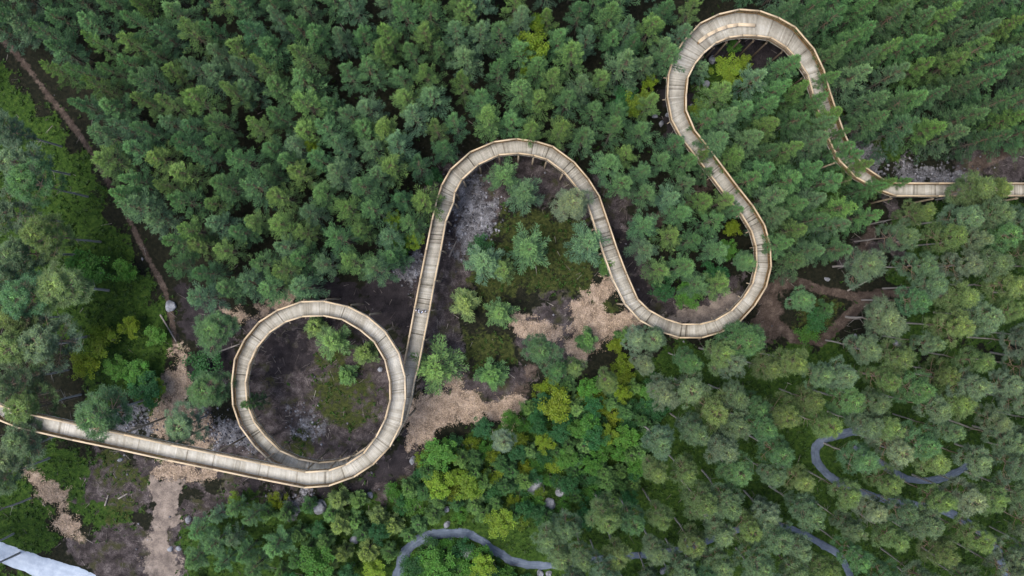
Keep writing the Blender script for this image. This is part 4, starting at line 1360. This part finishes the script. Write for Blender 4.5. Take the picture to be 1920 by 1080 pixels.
# ------------------------------------------------------------------ ground litter that nobody could count
def scatter(n, keep, seed, lo=(-72, -42), hi=(72, 42)):
    r = np.random.default_rng(seed)
    x, y = r.uniform(lo[0], hi[0], n), r.uniform(lo[1], hi[1], n)
    u, v = pix(x, y)
    w = keep(u, v, soil(u, v))
    k = r.random(n) < w
    return x[k], y[k], r


def scatter_in(polys, per_m2, keep, seed):
    r = np.random.default_rng(seed)
    X, Y = [], []
    for p in polys:
        a, b = P(min(q[0] for q in p) - 8, max(q[1] for q in p) + 8), P(max(q[0] for q in p) + 8, min(q[1] for q in p) - 8)
        n = int((b[0] - a[0]) * (b[1] - a[1]) * per_m2)
        x, y = r.uniform(a[0], b[0], n), r.uniform(a[1], b[1], n)
        u, v = pix(x, y)
        k = r.random(n) < keep(u, v, soil(u, v))
        X.append(x[k]); Y.append(y[k])
    return np.concatenate(X), np.concatenate(Y), r


def ok_paths(u, v, g=13):
    d = np.full(np.shape(u), 1e9)
    for p in ALL_PATHS:
        d = np.minimum(d, dist_line(u, v, p) - (8 if p is PATH_D else 0))
    return d > g


def undergrowth():
    def keep(u, v, s):
        bare = np.clip(s['mud'] + s['peat'] * 1.2 + s['track'] + s['chip'] * 2 + s['grit'] * 1.3 + s['sand'] * 1.5, 0, 1)
        g = np.clip(0.05 + 1.1 * s['moss'], 0, 1) * (1 - 0.93 * bare)
        return np.where(ok_paths(u, v), np.maximum(g, 0.55 * np.clip(s['turf'] * 2 - 0.6, 0, 1) * (1 - s['chip'])), 0)
    x, y, r = scatter(52000, keep, 31)
    n = len(x)
    cr = Crown()
    tone = r.random(n)
    big = r.random(n) ** 2.2
    for j in range(6):
        a = r.random(n) * 6.283
        el = 0.25 + 0.8 * r.random(n)
        D = np.stack([np.cos(a), np.sin(a), el], 1)
        base = np.stack([x, y, gh(x, y) - 0.02 + 0.25 * big * r.random(n)], 1) + r.normal(0, 0.08, (n, 3)) * [1, 1, 0]
        cr.add(base, D, 0.12 + 0.30 * big, 0.09 + 0.15 * big, np.clip(r.normal(0.2, 0.3, n), 0, 1), np.clip(0.6 * tone + 0.4 * r.random(n), 0, 1))
    o = obj('undergrowth', cr.mesh('undergrowth', M_leaf, r, 1.2), kind='stuff', label='low bilberry, heather and fern growth over the mossy forest floor', cat='undergrowth')
    o.color = (0.024, 0.057, 0.009, 1)
    print('undergrowth plants', n)


undergrowth()


def chips():
    x, y, r = scatter_in(SOIL['chip'], 75, lambda u, v, s: np.clip((s['chip'] - 0.12) * 1.4, 0, 1), 32)
    mb = MB()
    for i in range(len(x)):
        a = r.random() * 6.28
        L = r.uniform(0.06, 0.20)
        d = np.array([math.cos(a) * L, math.sin(a) * L, r.normal(0, 0.06)])
        p = np.array([x[i], y[i], gh(x[i], y[i]) + 0.05 + 0.10 * r.random()])
        mb.beam(p, p + d, r.uniform(0.02, 0.055), 0.014, float(np.clip(0.42 + r.normal(0, 0.28), 0, 1)))
    obj('wood_chips', mb.mesh('wood_chips', M_chip), kind='stuff', label='tan wood chips spread over the tracks and clearings', cat='wood chips')
    print('chips', len(x))


chips()


def sticks():
    x, y, r = scatter(9000, lambda u, v, s: np.where(ok_paths(u, v), np.clip(0.45 * s['mud'] + 0.5 * s['peat'] + 0.9 * s['grit'] + 0.08 + 0.2 * s['track'], 0, 1), 0), 33)
    mb = MB()
    for i in range(len(x)):
        a = r.random() * 6.28
        L = r.uniform(0.4, 1.6) * (0.6 + 0.4 * r.random())
        d = np.array([math.cos(a) * L, math.sin(a) * L, abs(r.normal(0, 0.10))])
        p = np.array([x[i], y[i], gh(x[i], y[i]) + 0.06])
        mb.tube(p, p + d, r.uniform(0.015, 0.045), 0.01, 4, float(np.clip(r.normal(0.5, 0.28), 0, 1)), cap=False)
    obj('brushwood', mb.mesh('brushwood', M_stick), kind='stuff', label='dead branches and brushwood left on the bare soil', cat='brushwood')


sticks()


def rubble():
    def keep(u, v, s):
        return np.where(ok_paths(u, v), np.clip(0.95 * s['grit'] ** 1.5 + 0.05 * s['mud'] + 0.03 * s['peat'] + 0.02 * s['track'] + 0.001, 0, 1) * (1 - s['chip']), 0)
    x, y, r = scatter(40000, keep, 34)
    x2, y2, r = scatter_in(SOIL['grit'], 11, lambda u, v, s: s['grit'] * 1.1, 35)
    x, y = np.concatenate([x, x2]), np.concatenate([y, y2])
    n = len(x)
    # irregular 6-corner stones: squashed octahedra
    base = np.array([[1, 0, 0], [0, 1, 0], [-1, 0, 0], [0, -1, 0], [0, 0, 1], [0, 0, -1]], float)
    F0 = np.array([[0, 1, 4], [1, 2, 4], [2, 3, 4], [3, 0, 4], [1, 0, 5], [2, 1, 5], [3, 2, 5], [0, 3, 5]])
    s = 0.05 + 0.20 * r.random(n) ** 2.5
    V = base[None] * s[:, None, None] * r.uniform(0.7, 1.35, (n, 6, 1)) * [1, 1, 0.7]
    a = r.random(n) * 6.28
    c_, s_ = np.cos(a)[:, None], np.sin(a)[:, None]
    V = np.stack([V[:, :, 0] * c_ - V[:, :, 1] * s_, V[:, :, 0] * s_ + V[:, :, 1] * c_, V[:, :, 2]], 2)
    V += np.stack([x, y, gh(x, y) + s * 0.35], 1)[:, None, :]
    F = (F0[None] + (np.arange(n) * 6)[:, None, None]).reshape(-1, 3)
    sh = np.repeat(np.clip(r.normal(0.5, 0.3, n), 0, 1.2), 6)
    obj('rubble', mesh_np('rubble', V, F, [M_rubble], {'shade': sh}), kind='stuff', label='loose grey stones and rubble on the bare ground', cat='rubble')
    print('rubble', n)


rubble()
